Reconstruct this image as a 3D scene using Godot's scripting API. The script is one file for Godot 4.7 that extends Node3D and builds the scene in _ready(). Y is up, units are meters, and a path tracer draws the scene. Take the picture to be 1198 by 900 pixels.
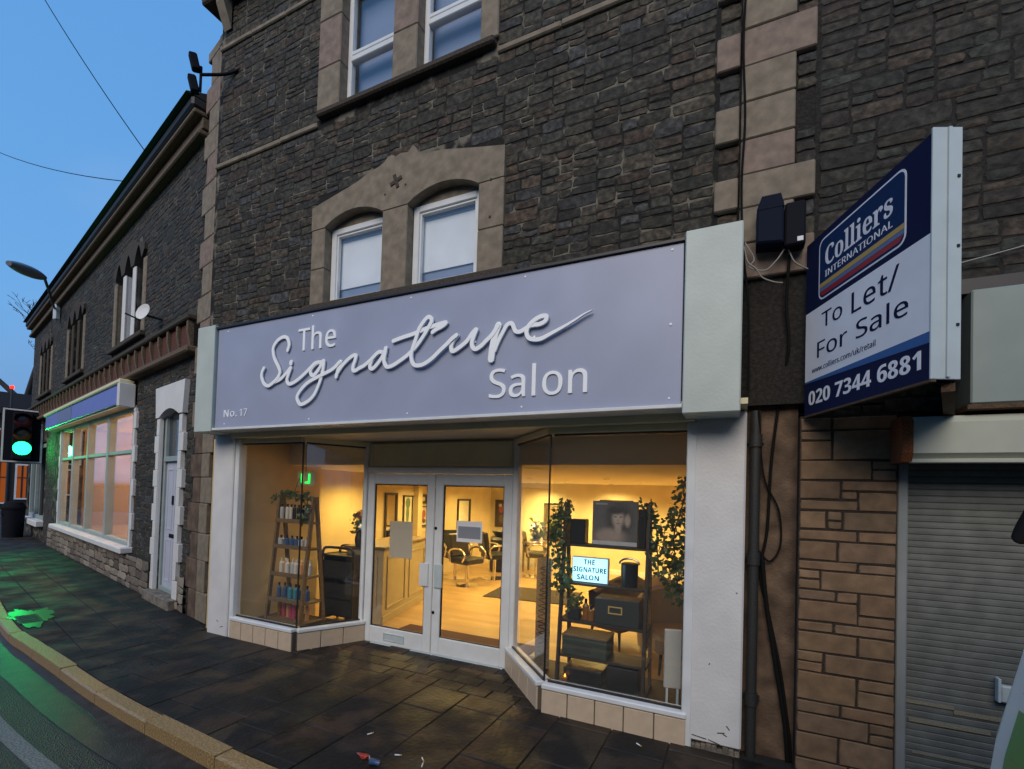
extends Node3D
# A salon on a dusk street: stone terrace, lit shopfront, V-shaped agent's board, wet pavement.

# ---------------------------------------------------------------- geometry collector
class G:
	var v := PackedVector3Array()
	var n := PackedVector3Array()
	var c := PackedColorArray()
	var col := Color.WHITE
	var xf := Transform3D.IDENTITY
	func tri_n(a: Vector3, b: Vector3, d: Vector3, na: Vector3, nb: Vector3, nd: Vector3) -> void:
		var face := (d - a).cross(b - a)
		var flip := face.dot(na + nb + nd) < 0.0
		v.append(xf * a); n.append((xf.basis * na).normalized()); c.append(col)
		if flip:
			v.append(xf * d); n.append((xf.basis * nd).normalized()); c.append(col)
			v.append(xf * b); n.append((xf.basis * nb).normalized()); c.append(col)
		else:
			v.append(xf * b); n.append((xf.basis * nb).normalized()); c.append(col)
			v.append(xf * d); n.append((xf.basis * nd).normalized()); c.append(col)
	func tri(a: Vector3, b: Vector3, d: Vector3, out: Vector3) -> void:
		var face := (d - a).cross(b - a)
		if face.length_squared() < 1e-16:
			return
		face = face.normalized()
		if face.dot(out) < 0.0:
			face = -face
		tri_n(a, b, d, face, face, face)
	func quad(a: Vector3, b: Vector3, d: Vector3, e: Vector3, out: Vector3) -> void:
		tri(a, b, d, out)
		tri(a, d, e, out)
	func box(p: Vector3, q: Vector3, bevel := 0.0) -> void:
		var ce := (p + q) * 0.5
		var h := (q - p).abs() * 0.5
		var b := minf(bevel, minf(h.x, minf(h.y, h.z)) * 0.45)
		if b <= 0.0:
			for ax in 3:
				for s in [-1.0, 1.0]:
					var o := Vector3.ZERO
					o[ax] = s
					var u := Vector3.ZERO
					u[(ax + 1) % 3] = h[(ax + 1) % 3]
					var w := Vector3.ZERO
					w[(ax + 2) % 3] = h[(ax + 2) % 3]
					var m := ce + o * h[ax]
					quad(m - u - w, m + u - w, m + u + w, m - u + w, o)
			return
		var pt := func(sx: float, sy: float, sz: float, ax: int) -> Vector3:
			var r := h - Vector3(b, b, b)
			r[ax] = h[ax]
			return ce + Vector3(sx * r.x, sy * r.y, sz * r.z)
		for ax in 3:
			for s in [-1.0, 1.0]:
				var o := Vector3.ZERO
				o[ax] = s
				var cs := []
				for k in [[-1.0, -1.0], [1.0, -1.0], [1.0, 1.0], [-1.0, 1.0]]:
					var sg := Vector3.ZERO
					sg[ax] = s
					sg[(ax + 1) % 3] = k[0]
					sg[(ax + 2) % 3] = k[1]
					cs.append(pt.call(sg.x, sg.y, sg.z, ax))
				quad(cs[0], cs[1], cs[2], cs[3], o)
			# edges running along ax
			var a1 := (ax + 1) % 3
			var a2 := (ax + 2) % 3
			for s1 in [-1.0, 1.0]:
				for s2 in [-1.0, 1.0]:
					var e0 := Vector3.ZERO
					e0[ax] = -1.0; e0[a1] = s1; e0[a2] = s2
					var e1 := e0
					e1[ax] = 1.0
					var o2 := Vector3.ZERO
					o2[a1] = s1; o2[a2] = s2
					quad(pt.call(e0.x, e0.y, e0.z, a1), pt.call(e1.x, e1.y, e1.z, a1), pt.call(e1.x, e1.y, e1.z, a2), pt.call(e0.x, e0.y, e0.z, a2), o2)
		for sx in [-1.0, 1.0]:
			for sy in [-1.0, 1.0]:
				for sz in [-1.0, 1.0]:
					tri(pt.call(sx, sy, sz, 0), pt.call(sx, sy, sz, 1), pt.call(sx, sy, sz, 2), Vector3(sx, sy, sz))
	# bar of rectangular section between two points
	func bar(a: Vector3, b: Vector3, w: float, d: float, up := Vector3.UP, bevel := 0.0) -> void:
		var keep := xf
		var y := (b - a).normalized()
		if absf(y.dot(up)) > 0.98:
			up = Vector3.RIGHT
		var x := up.cross(y).normalized()
		var z := x.cross(y)
		xf = keep * Transform3D(Basis(x, y, z), (a + b) * 0.5)
		var l := a.distance_to(b) * 0.5
		box(Vector3(-w * 0.5, -l, -d * 0.5), Vector3(w * 0.5, l, d * 0.5), bevel)
		xf = keep
	func tube(pts: Array, rad, sides := 8, caps := true) -> void:
		var rings := []
		var norms := []
		var up := Vector3.UP
		for i in pts.size():
			var p: Vector3 = pts[i]
			var t: Vector3 = (pts[mini(i + 1, pts.size() - 1)] - pts[maxi(i - 1, 0)])
			t = t.normalized()
			if absf(t.dot(up)) > 0.95:
				up = Vector3.RIGHT if absf(t.x) < 0.9 else Vector3.BACK
			var x := up.cross(t).normalized()
			var z := t.cross(x)
			up = z
			var r: float = rad[i] if rad is Array else rad
			var ring := []
			var nr := []
			for k in sides:
				var a := TAU * k / sides
				var d := x * cos(a) + z * sin(a)
				ring.append(p + d * r)
				nr.append(d)
			rings.append(ring)
			norms.append(nr)
		for i in pts.size() - 1:
			for k in sides:
				var k2 := (k + 1) % sides
				tri_n(rings[i][k], rings[i + 1][k], rings[i + 1][k2], norms[i][k], norms[i + 1][k], norms[i + 1][k2])
				tri_n(rings[i][k], rings[i + 1][k2], rings[i][k2], norms[i][k], norms[i + 1][k2], norms[i][k2])
		if caps:
			for e in [0, pts.size() - 1]:
				var o: Vector3 = (pts[0] - pts[1]) if e == 0 else (pts[e] - pts[e - 1])
				for k in range(1, sides - 1):
					tri(rings[e][0], rings[e][k], rings[e][k + 1], o)
	func lathe(prof: Array, segs: int, at: Vector3) -> void:
		for i in prof.size() - 1:
			var p: Vector2 = prof[i]
			var q: Vector2 = prof[i + 1]
			var t := q - p
			var nn := Vector2(t.y, -t.x).normalized()
			for k in segs:
				var a := TAU * k / segs
				var b := TAU * (k + 1) / segs
				var da := Vector3(cos(a), 0, sin(a))
				var db := Vector3(cos(b), 0, sin(b))
				var na := da * nn.x + Vector3.UP * nn.y
				var nb := db * nn.x + Vector3.UP * nn.y
				var A := at + da * p.x + Vector3.UP * p.y
				var B := at + db * p.x + Vector3.UP * p.y
				var C := at + db * q.x + Vector3.UP * q.y
				var D := at + da * q.x + Vector3.UP * q.y
				if p.x > 1e-6:
					tri_n(A, B, C, na, nb, nb)
				if q.x > 1e-6:
					tri_n(A, C, D, na, nb, na)
	# extrude a polygon drawn in the XY plane (flat = false) or the XZ plane (flat = true)
	func prism(poly: PackedVector2Array, lo: float, hi: float, flat := false, edge := 0.0) -> void:
		if Geometry2D.is_polygon_clockwise(poly):
			poly = poly.duplicate()
			poly.reverse()
		var top := poly
		if edge > 0.0:
			var off := Geometry2D.offset_polygon(poly, -edge)
			if off.size() == 1 and off[0].size() == poly.size():
				# match the vertex order by nearest start
				var best := 0
				for k in off[0].size():
					if off[0][k].distance_to(poly[0]) < off[0][best].distance_to(poly[0]):
						best = k
				top = PackedVector2Array()
				for k in off[0].size():
					top.append(off[0][(best + k) % off[0].size()])
			else:
				edge = 0.0
		var m := func(p: Vector2, h: float) -> Vector3:
			return Vector3(p.x, h, p.y) if flat else Vector3(p.x, p.y, h)
		var axis := Vector3.UP if flat else Vector3.BACK
		var idx := Geometry2D.triangulate_polygon(top)
		for i in range(0, idx.size(), 3):
			tri(m.call(top[idx[i]], hi), m.call(top[idx[i + 1]], hi), m.call(top[idx[i + 2]], hi), axis)
		idx = Geometry2D.triangulate_polygon(poly)
		for i in range(0, idx.size(), 3):
			tri(m.call(poly[idx[i]], lo), m.call(poly[idx[i + 1]], lo), m.call(poly[idx[i + 2]], lo), -axis)
		for i in poly.size():
			var a := poly[i]
			var b := poly[(i + 1) % poly.size()]
			var e := b - a
			var o2 := Vector2(e.y, -e.x)
			var o: Vector3 = m.call(o2, 0.0)
			quad(m.call(a, lo), m.call(b, lo), m.call(b, hi - edge), m.call(a, hi - edge), o)
			if edge > 0.0:
				var a2 := top[i]
				var b2 := top[(i + 1) % top.size()]
				quad(m.call(a, hi - edge), m.call(b, hi - edge), m.call(b2, hi), m.call(a2, hi), o.normalized() + axis)
	func mesh() -> ArrayMesh:
		var arr := []
		arr.resize(Mesh.ARRAY_MAX)
		arr[Mesh.ARRAY_VERTEX] = v
		arr[Mesh.ARRAY_NORMAL] = n
		arr[Mesh.ARRAY_COLOR] = c
		var m := ArrayMesh.new()
		m.add_surface_from_arrays(Mesh.PRIMITIVE_TRIANGLES, arr)
		return m

# ---------------------------------------------------------------- scene helpers
var rng := RandomNumberGenerator.new()
var M := {}
var noise_cache := {}

func lin(r: float, g: float, b: float) -> Color:
	return Color(r, g, b).linear_to_srgb()

func noise_tex(key: String, freq: float, lo: float, hi: float, octaves := 4, size := 512, kind := FastNoiseLite.TYPE_SIMPLEX_SMOOTH) -> NoiseTexture2D:
	if noise_cache.has(key):
		return noise_cache[key]
	var f := FastNoiseLite.new()
	f.noise_type = kind
	f.seed = key.hash() % 1000
	f.frequency = freq
	f.fractal_octaves = octaves
	var t := NoiseTexture2D.new()
	t.width = size
	t.height = size
	t.seamless = true
	t.noise = f
	var g := Gradient.new()
	g.set_color(0, Color(lo, lo, lo))
	g.set_color(1, Color(hi, hi, hi))
	t.color_ramp = g
	noise_cache[key] = t
	return t

func mat(called: String, c: Color, rough := 0.7, tex := "", scale := 1.0, bump := 0.0, bump_tex := "grain") -> StandardMaterial3D:
	var m := StandardMaterial3D.new()
	m.resource_name = called
	m.albedo_color = c
	m.roughness = rough
	if tex:
		m.albedo_texture = noise_cache[tex]
		m.uv1_triplanar = true
		m.uv1_world_triplanar = true
		m.uv1_scale = Vector3.ONE * scale
	if bump > 0.0:
		m.heightmap_enabled = true
		m.heightmap_texture = noise_cache[bump_tex]
		m.heightmap_scale = bump
		m.uv1_triplanar = true
		m.uv1_world_triplanar = true
		m.uv1_scale = Vector3.ONE * scale
	M[called] = m
	return m

func glow(called: String, c: Color, energy: float) -> StandardMaterial3D:
	var m := StandardMaterial3D.new()
	m.resource_name = called
	m.albedo_color = c
	m.emission_enabled = true
	m.emission = c
	m.emission_energy_multiplier = energy
	M[called] = m
	return m

func glass(called: String, c: Color, alpha: float) -> StandardMaterial3D:
	var m := StandardMaterial3D.new()
	m.resource_name = called
	m.albedo_color = Color(c.r, c.g, c.b, alpha)
	m.transparency = BaseMaterial3D.TRANSPARENCY_ALPHA
	m.roughness = 0.02
	M[called] = m
	return m

func put(called: String, g, m: Material, parent: Node3D = null, label := "") -> MeshInstance3D:
	var o := MeshInstance3D.new()
	o.name = called
	o.mesh = g.mesh() if g is G else g
	o.material_override = m
	o.cast_shadow = GeometryInstance3D.SHADOW_CASTING_SETTING_ON
	(parent if parent else self).add_child(o, true)
	if label:
		o.set_meta("label", label)
	return o

var used := {}
func thing(called: String, label: String, category: String, at := Vector3.ZERO, turn := 0.0, group := "") -> Node3D:
	var o := Node3D.new()
	if used.has(called):
		used[called] += 1
		o.name = "%s_%03d" % [called, used[called] - 1]
	else:
		used[called] = 1
		o.name = called
	add_child(o)
	o.position = at
	o.rotation.y = turn
	o.set_meta("label", label)
	o.set_meta("category", category)
	if group:
		o.set_meta("group", group)
	return o

func structure(called: String, label: String, category: String) -> Node3D:
	var o := thing(called, label, category)
	o.set_meta("kind", "structure")
	return o

func bx(called: String, p: Vector3, q: Vector3, m: Material, parent: Node3D, bevel := 0.0) -> MeshInstance3D:
	var g := G.new()
	g.box(p, q, bevel)
	return put(called, g, m, parent)

func letters(called: String, s: String, parent: Node3D, m: Material, x: float, y: float, w: float, h: float, z: float, depth := 0.004, serif := false, bold := false) -> MeshInstance3D:
	# (x, y) is the lower left corner of the ink; w x h its size
	var f := SystemFont.new()
	f.font_names = PackedStringArray(["Droid Serif" if serif else "Droid Sans"])
	if bold:
		f.font_weight = 700
	var t := TextMesh.new()
	t.text = s
	t.font = f
	t.font_size = 64
	t.pixel_size = 0.01
	t.depth = 0.1
	t.curve_step = 1.0
	var b := t.get_aabb()
	var o := MeshInstance3D.new()
	o.name = called
	o.mesh = t
	o.material_override = m
	parent.add_child(o, true)
	var sx := w / b.size.x
	var sy := h / b.size.y
	o.scale = Vector3(sx, sy, depth / 0.1)
	o.position = Vector3(x - b.position.x * sx, y - b.position.y * sy, z - b.position.z * depth / 0.1)
	return o

# smooth a polyline
func smooth(p: Array, per := 6) -> Array:
	var out := []
	for i in p.size() - 1:
		var a: Vector3 = p[maxi(i - 1, 0)]
		var b: Vector3 = p[i]
		var c: Vector3 = p[i + 1]
		var d: Vector3 = p[mini(i + 2, p.size() - 1)]
		for k in per:
			out.append(b.cubic_interpolate(c, a, d, float(k) / per))
	out.append(p[-1])
	return out

# flat raised stroke (script lettering)
func stroke(g: G, flat: Array, wide: Callable, z0: float, z1: float) -> void:
	var p := []
	for i in range(0, flat.size(), 2):
		p.append(Vector3(flat[i], flat[i + 1], 0))
	p = smooth(p, 7)
	var L := []
	var R := []
	for i in p.size():
		var t: Vector3 = (p[mini(i + 1, p.size() - 1)] - p[maxi(i - 1, 0)]).normalized()
		var s := Vector3(-t.y, t.x, 0) * float(wide.call(float(i) / (p.size() - 1))) * 0.5
		var lift := Vector3(0, 0, 0.00006 * i)
		L.append(p[i] + s + lift)
		R.append(p[i] - s + lift)
	var f := Vector3(0, 0, z1)
	var k := Vector3(0, 0, z0)
	for i in p.size() - 1:
		g.quad(L[i] + f, L[i + 1] + f, R[i + 1] + f, R[i] + f, Vector3.BACK)
		g.quad(L[i] + f, L[i + 1] + f, L[i + 1] + k, L[i] + k, L[i] - R[i])
		g.quad(R[i] + f, R[i + 1] + f, R[i + 1] + k, R[i] + k, R[i] - L[i])
	for e in [0, p.size() - 1]:
		var r := float(wide.call(0.0 if e == 0 else 1.0)) * 0.5
		var ce: Vector3 = p[e] + Vector3(0, 0, 0.00006 * e - 0.0003)
		for q in 10:
			var a := TAU * q / 10
			var b := TAU * (q + 1) / 10
			var A := ce + Vector3(cos(a), sin(a), 0) * r
			var B := ce + Vector3(cos(b), sin(b), 0) * r
			g.tri(ce + f, A + f, B + f, Vector3.BACK)
			g.quad(A + f, B + f, B + k, A + k, A - ce)

# split rectangles into stones: tall bands, each cut up irregularly
func cut(r: Rect2, wmin: float, wmax: float, hmin: float, hmax: float, out: Array) -> void:
	if r.size.x > wmax or (r.size.x > wmin * 2.2 and r.size.x / r.size.y > 3.4):
		var lo := wmin
		var t := rng.randf_range(0.3, 0.7) * r.size.x
		t = clampf(t, lo, maxf(lo, r.size.x - lo))
		cut(Rect2(r.position, Vector2(t, r.size.y)), wmin, wmax, hmin, hmax, out)
		cut(Rect2(r.position + Vector2(t, 0), Vector2(r.size.x - t, r.size.y)), wmin, wmax, hmin, hmax, out)
	elif r.size.y > hmax or (r.size.y > hmin * 2.0 and rng.randf() < 0.45):
		var t2 := clampf(rng.randf_range(0.35, 0.65) * r.size.y, hmin, maxf(hmin, r.size.y - hmin))
		cut(Rect2(r.position, Vector2(r.size.x, t2)), wmin, wmax, hmin, hmax, out)
		cut(Rect2(r.position + Vector2(0, t2), Vector2(r.size.x, r.size.y - t2)), wmin, wmax, hmin, hmax, out)
	else:
		out.append(r)

func bands(x0: float, x1: float, y0: float, y1: float, holes: Array, bh0: float, bh1: float, wmin: float, wmax: float, hmin: float, hmax: float) -> Array:
	var out := []
	var y := y0
	while y < y1 - 0.02:
		var h := rng.randf_range(bh0, bh1)
		if y + h > y1 - hmin:
			h = y1 - y
		# keep band edges on hole edges so that stones stop at them
		for q in holes:
			for e in [q.position.y, q.end.y]:
				if e > y + 0.03 and e < y + h - 0.005:
					h = e - y
		var spans := [[x0, x1]]
		for q in holes:
			if q.position.y < y + h - 0.004 and q.end.y > y + 0.004:
				var nxt := []
				for s in spans:
					if q.position.x > s[0] and q.position.x < s[1]:
						nxt.append([s[0], q.position.x])
					if q.end.x > s[0] and q.end.x < s[1]:
						nxt.append([q.end.x, s[1]])
					if q.end.x <= s[0] or q.position.x >= s[1]:
						nxt.append(s)
				spans = nxt
		for s in spans:
			if s[1] - s[0] > 0.03:
				cut(Rect2(s[0], y, s[1] - s[0], h), wmin, wmax, hmin, hmax, out)
		y += h
	return out

func stone(g: G, r: Rect2, z: float, proud: float, joint: float, rough: float) -> void:
	var x0 := r.position.x + joint * rng.randf_range(0.3, 0.7)
	var y0 := r.position.y + joint * rng.randf_range(0.3, 0.7)
	var x1 := r.end.x - joint * rng.randf_range(0.3, 0.7)
	var y1 := r.end.y - joint * rng.randf_range(0.3, 0.7)
	var w := x1 - x0
	var h := y1 - y0
	var ch := minf(0.005, minf(w, h) * 0.2)
	var j := minf(rough, minf(w, h) * 0.16)
	var base := []
	var front := []
	var tilt := Vector2(rng.randf_range(-1, 1), rng.randf_range(-1, 1)) * rough * 0.25
	var mid := Vector2((x0 + x1) * 0.5, (y0 + y1) * 0.5)
	for q in [[0.0, 0.0], [0.5, 0.0], [1.0, 0.0], [1.0, 0.5], [1.0, 1.0], [0.5, 1.0], [0.0, 1.0], [0.0, 0.5]]:
		var p := Vector2(x0 + w * q[0], y0 + h * q[1]) + Vector2(rng.randf_range(-1, 1), rng.randf_range(-1, 1)) * j * 0.7
		if (q[0] == 0.0 or q[0] == 1.0) and (q[1] == 0.0 or q[1] == 1.0):
			p += (mid - p).normalized() * j * rng.randf_range(0.2, 1.2)
		base.append(p)
		var d := Vector2(signf(mid.x - p.x) if q[0] != 0.5 else 0.0, signf(mid.y - p.y) if q[1] != 0.5 else 0.0)
		var ip := p + d * ch
		front.append(Vector3(ip.x, ip.y, z + proud + (q[0] - 0.5) * tilt.x + (q[1] - 0.5) * tilt.y + rng.randf_range(-0.12, 0.12) * rough))
	var ce := Vector3(mid.x + rng.randf_range(-0.15, 0.15) * w, mid.y + rng.randf_range(-0.15, 0.15) * h, z + proud + rng.randf_range(0.0, 0.35) * rough)
	for i in 8:
		var k := (i + 1) % 8
		g.tri(ce, front[i], front[k], Vector3.BACK)
		var A := Vector3(base[i].x, base[i].y, z)
		var B := Vector3(base[k].x, base[k].y, z)
		var o := Vector3(base[i].x + base[k].x - 2 * mid.x, base[i].y + base[k].y - 2 * mid.y, 0.3 * minf(w, h))
		g.quad(A, B, front[k], front[i], o)

# all stones of a wall: the largest ones as parts of their own, the rest joined
func stones(parent: Node3D, rects: Array, z: float, m: Material, tones: Array, many: int, joint := 0.013, rough := 0.011, called := "stone", seen := Rect2()) -> void:
	var list := rects.duplicate()
	if many > 0:
		list.sort_custom(func(a, b): 
			var va: float = a.get_area() * (1.0 if seen.size == Vector2.ZERO or seen.intersects(a) else 0.01)
			var vb: float = b.get_area() * (1.0 if seen.size == Vector2.ZERO or seen.intersects(b) else 0.01)
			return va > vb)
	var rest := G.new()
	for i in list.size():
		var t: Color = tones[rng.randi() % tones.size()]
		var k := rng.randf_range(0.65, 1.4) if rough > 0.006 else rng.randf_range(0.86, 1.12)
		var col := Color(t.r * k, t.g * k, t.b * k)
		var proud := rng.randf_range(0.003, 0.0075) if rough > 0.006 else rng.randf_range(0.006, 0.009)
		if i < many:
			var g := G.new()
			g.col = col
			stone(g, list[i], z, proud, joint, rough)
			put(called, g, m, parent)
		else:
			rest.col = col
			stone(rest, list[i], z, proud, joint, rough)
	if rest.v.size() > 0:
		var o := put("small_" + called + "s", rest, m, parent)
		o.set_meta("kind", "stuff")

# slab of wall with rectangular openings
func slab(called: String, x0: float, x1: float, y0: float, y1: float, holes: Array, z0: float, z1: float, m: Material, parent: Node3D) -> void:
	var xs := [x0, x1]
	var ys := [y0, y1]
	for h in holes:
		for e in [h.position.x, h.end.x]:
			if e > x0 and e < x1 and not xs.has(e):
				xs.append(e)
		for e in [h.position.y, h.end.y]:
			if e > y0 and e < y1 and not ys.has(e):
				ys.append(e)
	xs.sort()
	ys.sort()
	var g := G.new()
	for j in ys.size() - 1:
		var i := 0
		while i < xs.size() - 1:
			var k := i
			while k < xs.size() - 1:
				var ce := Vector2((xs[k] + xs[k + 1]) * 0.5, (ys[j] + ys[j + 1]) * 0.5)
				var inside := false
				for h in holes:
					if h.has_point(ce):
						inside = true
				if inside:
					break
				k += 1
			if k > i:
				g.box(Vector3(xs[i], ys[j], z0), Vector3(xs[k], ys[j + 1], z1))
			i = k + 1
	put(called, g, m, parent)

# closed frame of four bars in the XY plane
func frame(g: G, x0: float, x1: float, y0: float, y1: float, w: float, z0: float, z1: float, bev := 0.006) -> void:
	g.box(Vector3(x0, y0, z0), Vector3(x0 + w, y1, z1), bev)
	g.box(Vector3(x1 - w, y0, z0), Vector3(x1, y1, z1), bev)
	g.box(Vector3(x0 + w, y0, z0), Vector3(x1 - w, y0 + w, z1), bev)
	g.box(Vector3(x0 + w, y1 - w, z0), Vector3(x1 - w, y1, z1), bev)

# ---------------------------------------------------------------- the scene
func _ready() -> void:
	rng.seed = 17
	camera_and_light()
	materials()
	streets()
	salon_building()
	corner_building()
	neighbour_building()
	shopfront()
	fascia_sign()
	agent_board()
	wall_fittings()
	traffic_light()
	far_left()
	van()
	interior_left()
	interior_middle()
	interior_right()
	litter()

func camera_and_light() -> void:
	var cam := Camera3D.new()
	cam.name = "camera"
	cam.projection = Camera3D.PROJECTION_FRUSTUM
	cam.near = 0.05
	cam.far = 600.0
	cam.size = cam.near * 900.0 / 557.56
	cam.frustum_offset = Vector2(0, cam.near * 116.72 / 557.56)
	cam.position = Vector3(0, 1.8, 3.77)
	cam.rotation = Vector3(deg_to_rad(1.290), deg_to_rad(25.313), deg_to_rad(1.7165))
	add_child(cam)
	cam.current = true
	var env := Environment.new()
	env.background_mode = Environment.BG_SKY
	var sky := Sky.new()
	sky.sky_material = dusk_sky()
	env.sky = sky
	env.tonemap_mode = Environment.TONE_MAPPER_LINEAR
	env.tonemap_exposure = 1.15
	env.background_energy_multiplier = 1.0
	env.sdfgi_enabled = true
	env.ssao_enabled = true
	env.ssil_enabled = true
	var we := WorldEnvironment.new()
	we.name = "environment"
	we.environment = env
	add_child(we)
	# the bright part of the dusk sky, behind the camera and to its right
	var sun := DirectionalLight3D.new()
	sun.name = "dusk_glow"
	sun.light_color = Color(1.0, 0.93, 0.84)
	sun.light_energy = 0.62
	sun.light_angular_distance = 40.0
	sun.shadow_enabled = true
	sun.rotation = Vector3(deg_to_rad(-36), deg_to_rad(6), 0)
	add_child(sun)

func dusk_sky() -> PanoramaSkyMaterial:
	var w := 1024
	var h := 512
	var im := Image.create(w, h, false, Image.FORMAT_RGBF)
	var f := FastNoiseLite.new()
	f.seed = 5
	f.frequency = 1.6
	f.fractal_octaves = 5
	for y in h:
		var el := (0.5 - (y + 0.5) / h) * PI
		var t := clampf(sin(maxf(el, 0.0)), 0.0, 1.0)
		var base := Color(0.18, 0.42, 0.74).lerp(Color(0.078, 0.26, 0.62), pow(t, 0.65))
		for x in w:
			var az := TAU * (x + 0.5) / w
			if el < 0.0:
				im.set_pixel(x, y, Color(0.05, 0.055, 0.06))
				continue
			var d := Vector3(cos(az) * cos(el), sin(el) * 2.4, sin(az) * cos(el))
			var cl := f.get_noise_3d(d.x * 1.2, d.y, d.z * 1.2) * 0.5 + 0.5
			cl = smoothstep(0.42, 0.85, cl) * 0.5
			var low := smoothstep(0.30, 0.02, el) * smoothstep(0.35, 0.65, f.get_noise_3d(d.x * 2.0 + 9.0, d.y * 2.5, d.z * 2.0) * 0.5 + 0.5)
			var c := base.lerp(Color(0.24, 0.40, 0.66), cl)
			c = c.lerp(Color(0.10, 0.20, 0.40), low * 0.55)
			im.set_pixel(x, y, c)
	var m := PanoramaSkyMaterial.new()
	m.panorama = ImageTexture.create_from_image(im)
	return m

func materials() -> void:
	noise_tex("grain", 0.045, 0.45, 1.0, 5)
	noise_tex("blotch", 0.008, 0.55, 1.0, 5)
	noise_tex("soft", 0.006, 0.93, 1.0, 3)
	noise_tex("stoney", 0.02, 0.32, 1.0, 6)
	noise_tex("mottle", 0.012, 0.76, 1.0, 5)
	noise_tex("fine", 0.14, 0.70, 1.0, 3)
	noise_tex("rough", 0.09, 0.0, 1.0, 4)
	noise_tex("cells", 0.04, 0.0, 1.0, 1, 1024, FastNoiseLite.TYPE_CELLULAR)
	noise_tex("wet", 0.007, 0.42, 0.95, 4)
	var s := mat("rubble stone", lin(1, 1, 1), 0.85, "stoney", 1.3, 1.1, "stoney")
	s.vertex_color_use_as_albedo = true
	var s2 := mat("ashlar stone", lin(0.9, 0.9, 0.9), 0.85, "mottle", 1.2, 0.3, "fine")
	s2.vertex_color_use_as_albedo = true
	var pt := noise_tex("pointing", 0.012, 0.25, 1.0, 5)
	pt.color_ramp.set_offset(0, 0.46)
	pt.color_ramp.set_offset(1, 0.72)
	mat("mortar", lin(0.15, 0.135, 0.105), 0.95, "pointing", 0.55, 0.4, "rough")
	mat("dark joint", lin(0.03, 0.026, 0.022), 0.95, "grain", 1.1, 0.4, "rough")
	mat("dressed stone", lin(0.26, 0.215, 0.155), 0.85, "mottle", 1.1, 0.2, "fine")
	mat("pink dressed stone", lin(0.27, 0.20, 0.155), 0.85, "mottle", 1.3, 0.2, "fine")
	mat("weathered sill", lin(0.11, 0.085, 0.06), 0.9, "grain", 2.0, 0.4, "rough")
	mat("slate", lin(0.03, 0.03, 0.034), 0.6, "grain", 2.0, 0.3)
	mat("render", lin(0.19, 0.125, 0.08), 0.9, "blotch", 0.9, 0.3, "rough")
	mat("white frame", lin(0.72, 0.75, 0.76), 0.35, "soft", 1.0)
	mat("painted white", lin(0.70, 0.70, 0.69), 0.6, "soft", 0.7, 0.15, "rough")
	mat("greyed white", lin(0.50, 0.57, 0.53), 0.5, "soft", 0.7, 0.06, "rough")
	mat("cream", lin(0.74, 0.68, 0.44), 0.55, "soft", 0.8)
	mat("tile", lin(0.58, 0.46, 0.33), 0.45, "soft", 2.2, 0.06, "fine")
	mat("tile joint", lin(0.12, 0.10, 0.08), 0.9)
	mat("black trim", lin(0.015, 0.015, 0.017), 0.45)
	mat("lilac panel", lin(0.345, 0.385, 0.52), 0.4, "soft", 0.4)
	mat("sign white", lin(0.90, 0.93, 0.95), 0.5)
	mat("navy", lin(0.012, 0.017, 0.055), 0.6)
	mat("navy print", lin(0.010, 0.014, 0.045), 0.5)
	mat("logo blue", lin(0.013, 0.034, 0.105), 0.6)
	mat("board white", lin(0.88, 0.88, 0.92), 0.6, "soft", 1.0)
	mat("board blue", lin(0.05, 0.13, 0.33), 0.35)
	mat("gold print", lin(0.50, 0.33, 0.10), 0.4)
	mat("red print", lin(0.33, 0.02, 0.03), 0.4)
	mat("steel blue print", lin(0.12, 0.18, 0.34), 0.4)
	mat("aluminium", lin(0.50, 0.58, 0.60), 0.42, "soft", 1.5)
	mat("rusty timber", lin(0.16, 0.09, 0.045), 0.8, "grain", 2.0)
	mat("rust", lin(0.50, 0.15, 0.04), 0.9, "grain", 3.0, 0.3, "rough")
	mat("shutter steel", lin(0.16, 0.17, 0.155), 0.6, "mottle", 0.9, 0.08, "fine")
	mat("shutter box", lin(0.42, 0.45, 0.38), 0.5, "soft", 1.0)
	mat("black plastic", lin(0.014, 0.015, 0.02), 0.4)
	mat("blue black box", lin(0.012, 0.016, 0.03), 0.45)
	mat("cable", lin(0.012, 0.012, 0.012), 0.6)
	mat("pale cable", lin(0.25, 0.25, 0.24), 0.6)
	mat("pipe grey", lin(0.05, 0.052, 0.05), 0.6, "grain", 3.0)
	var sn := noise_tex("stain", 0.009, 0.40, 1.0, 6)
	sn.color_ramp.set_offset(0, 0.40)
	sn.color_ramp.set_offset(1, 0.62)
	var pv := mat("paving", lin(1, 1, 1), 0.5, "stain", 0.42, 0.5, "rough")
	pv.vertex_color_use_as_albedo = true
	pv.roughness = 1.0
	pv.roughness_texture = noise_cache["wet"]
	mat("paving bed", lin(0.028, 0.023, 0.018), 0.9, "grain", 2.0, 0.4, "rough")
	var ks := mat("kerb granite", lin(0.62, 0.41, 0.17), 0.35, "grain", 2.2, 0.3, "fine")
	ks.roughness = 0.38
	var asp := mat("asphalt", lin(0.035, 0.034, 0.032), 0.42, "fine", 2.2, 1.4, "cells")
	asp.roughness = 0.3
	mat("gutter", lin(0.05, 0.043, 0.036), 0.32, "blotch", 1.2, 0.25, "rough")
	mat("road paint", lin(0.32, 0.32, 0.30), 0.5, "grain", 2.0, 0.4, "cells")
	mat("ground", lin(0.05, 0.05, 0.045), 0.9)
	mat("iron", lin(0.012, 0.012, 0.012), 0.5, "grain", 6.0, 0.3)
	mat("puddle", lin(0.012, 0.011, 0.010), 0.3)
	glass("glass", Color(0.6, 0.65, 0.65), 0.02)
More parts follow.
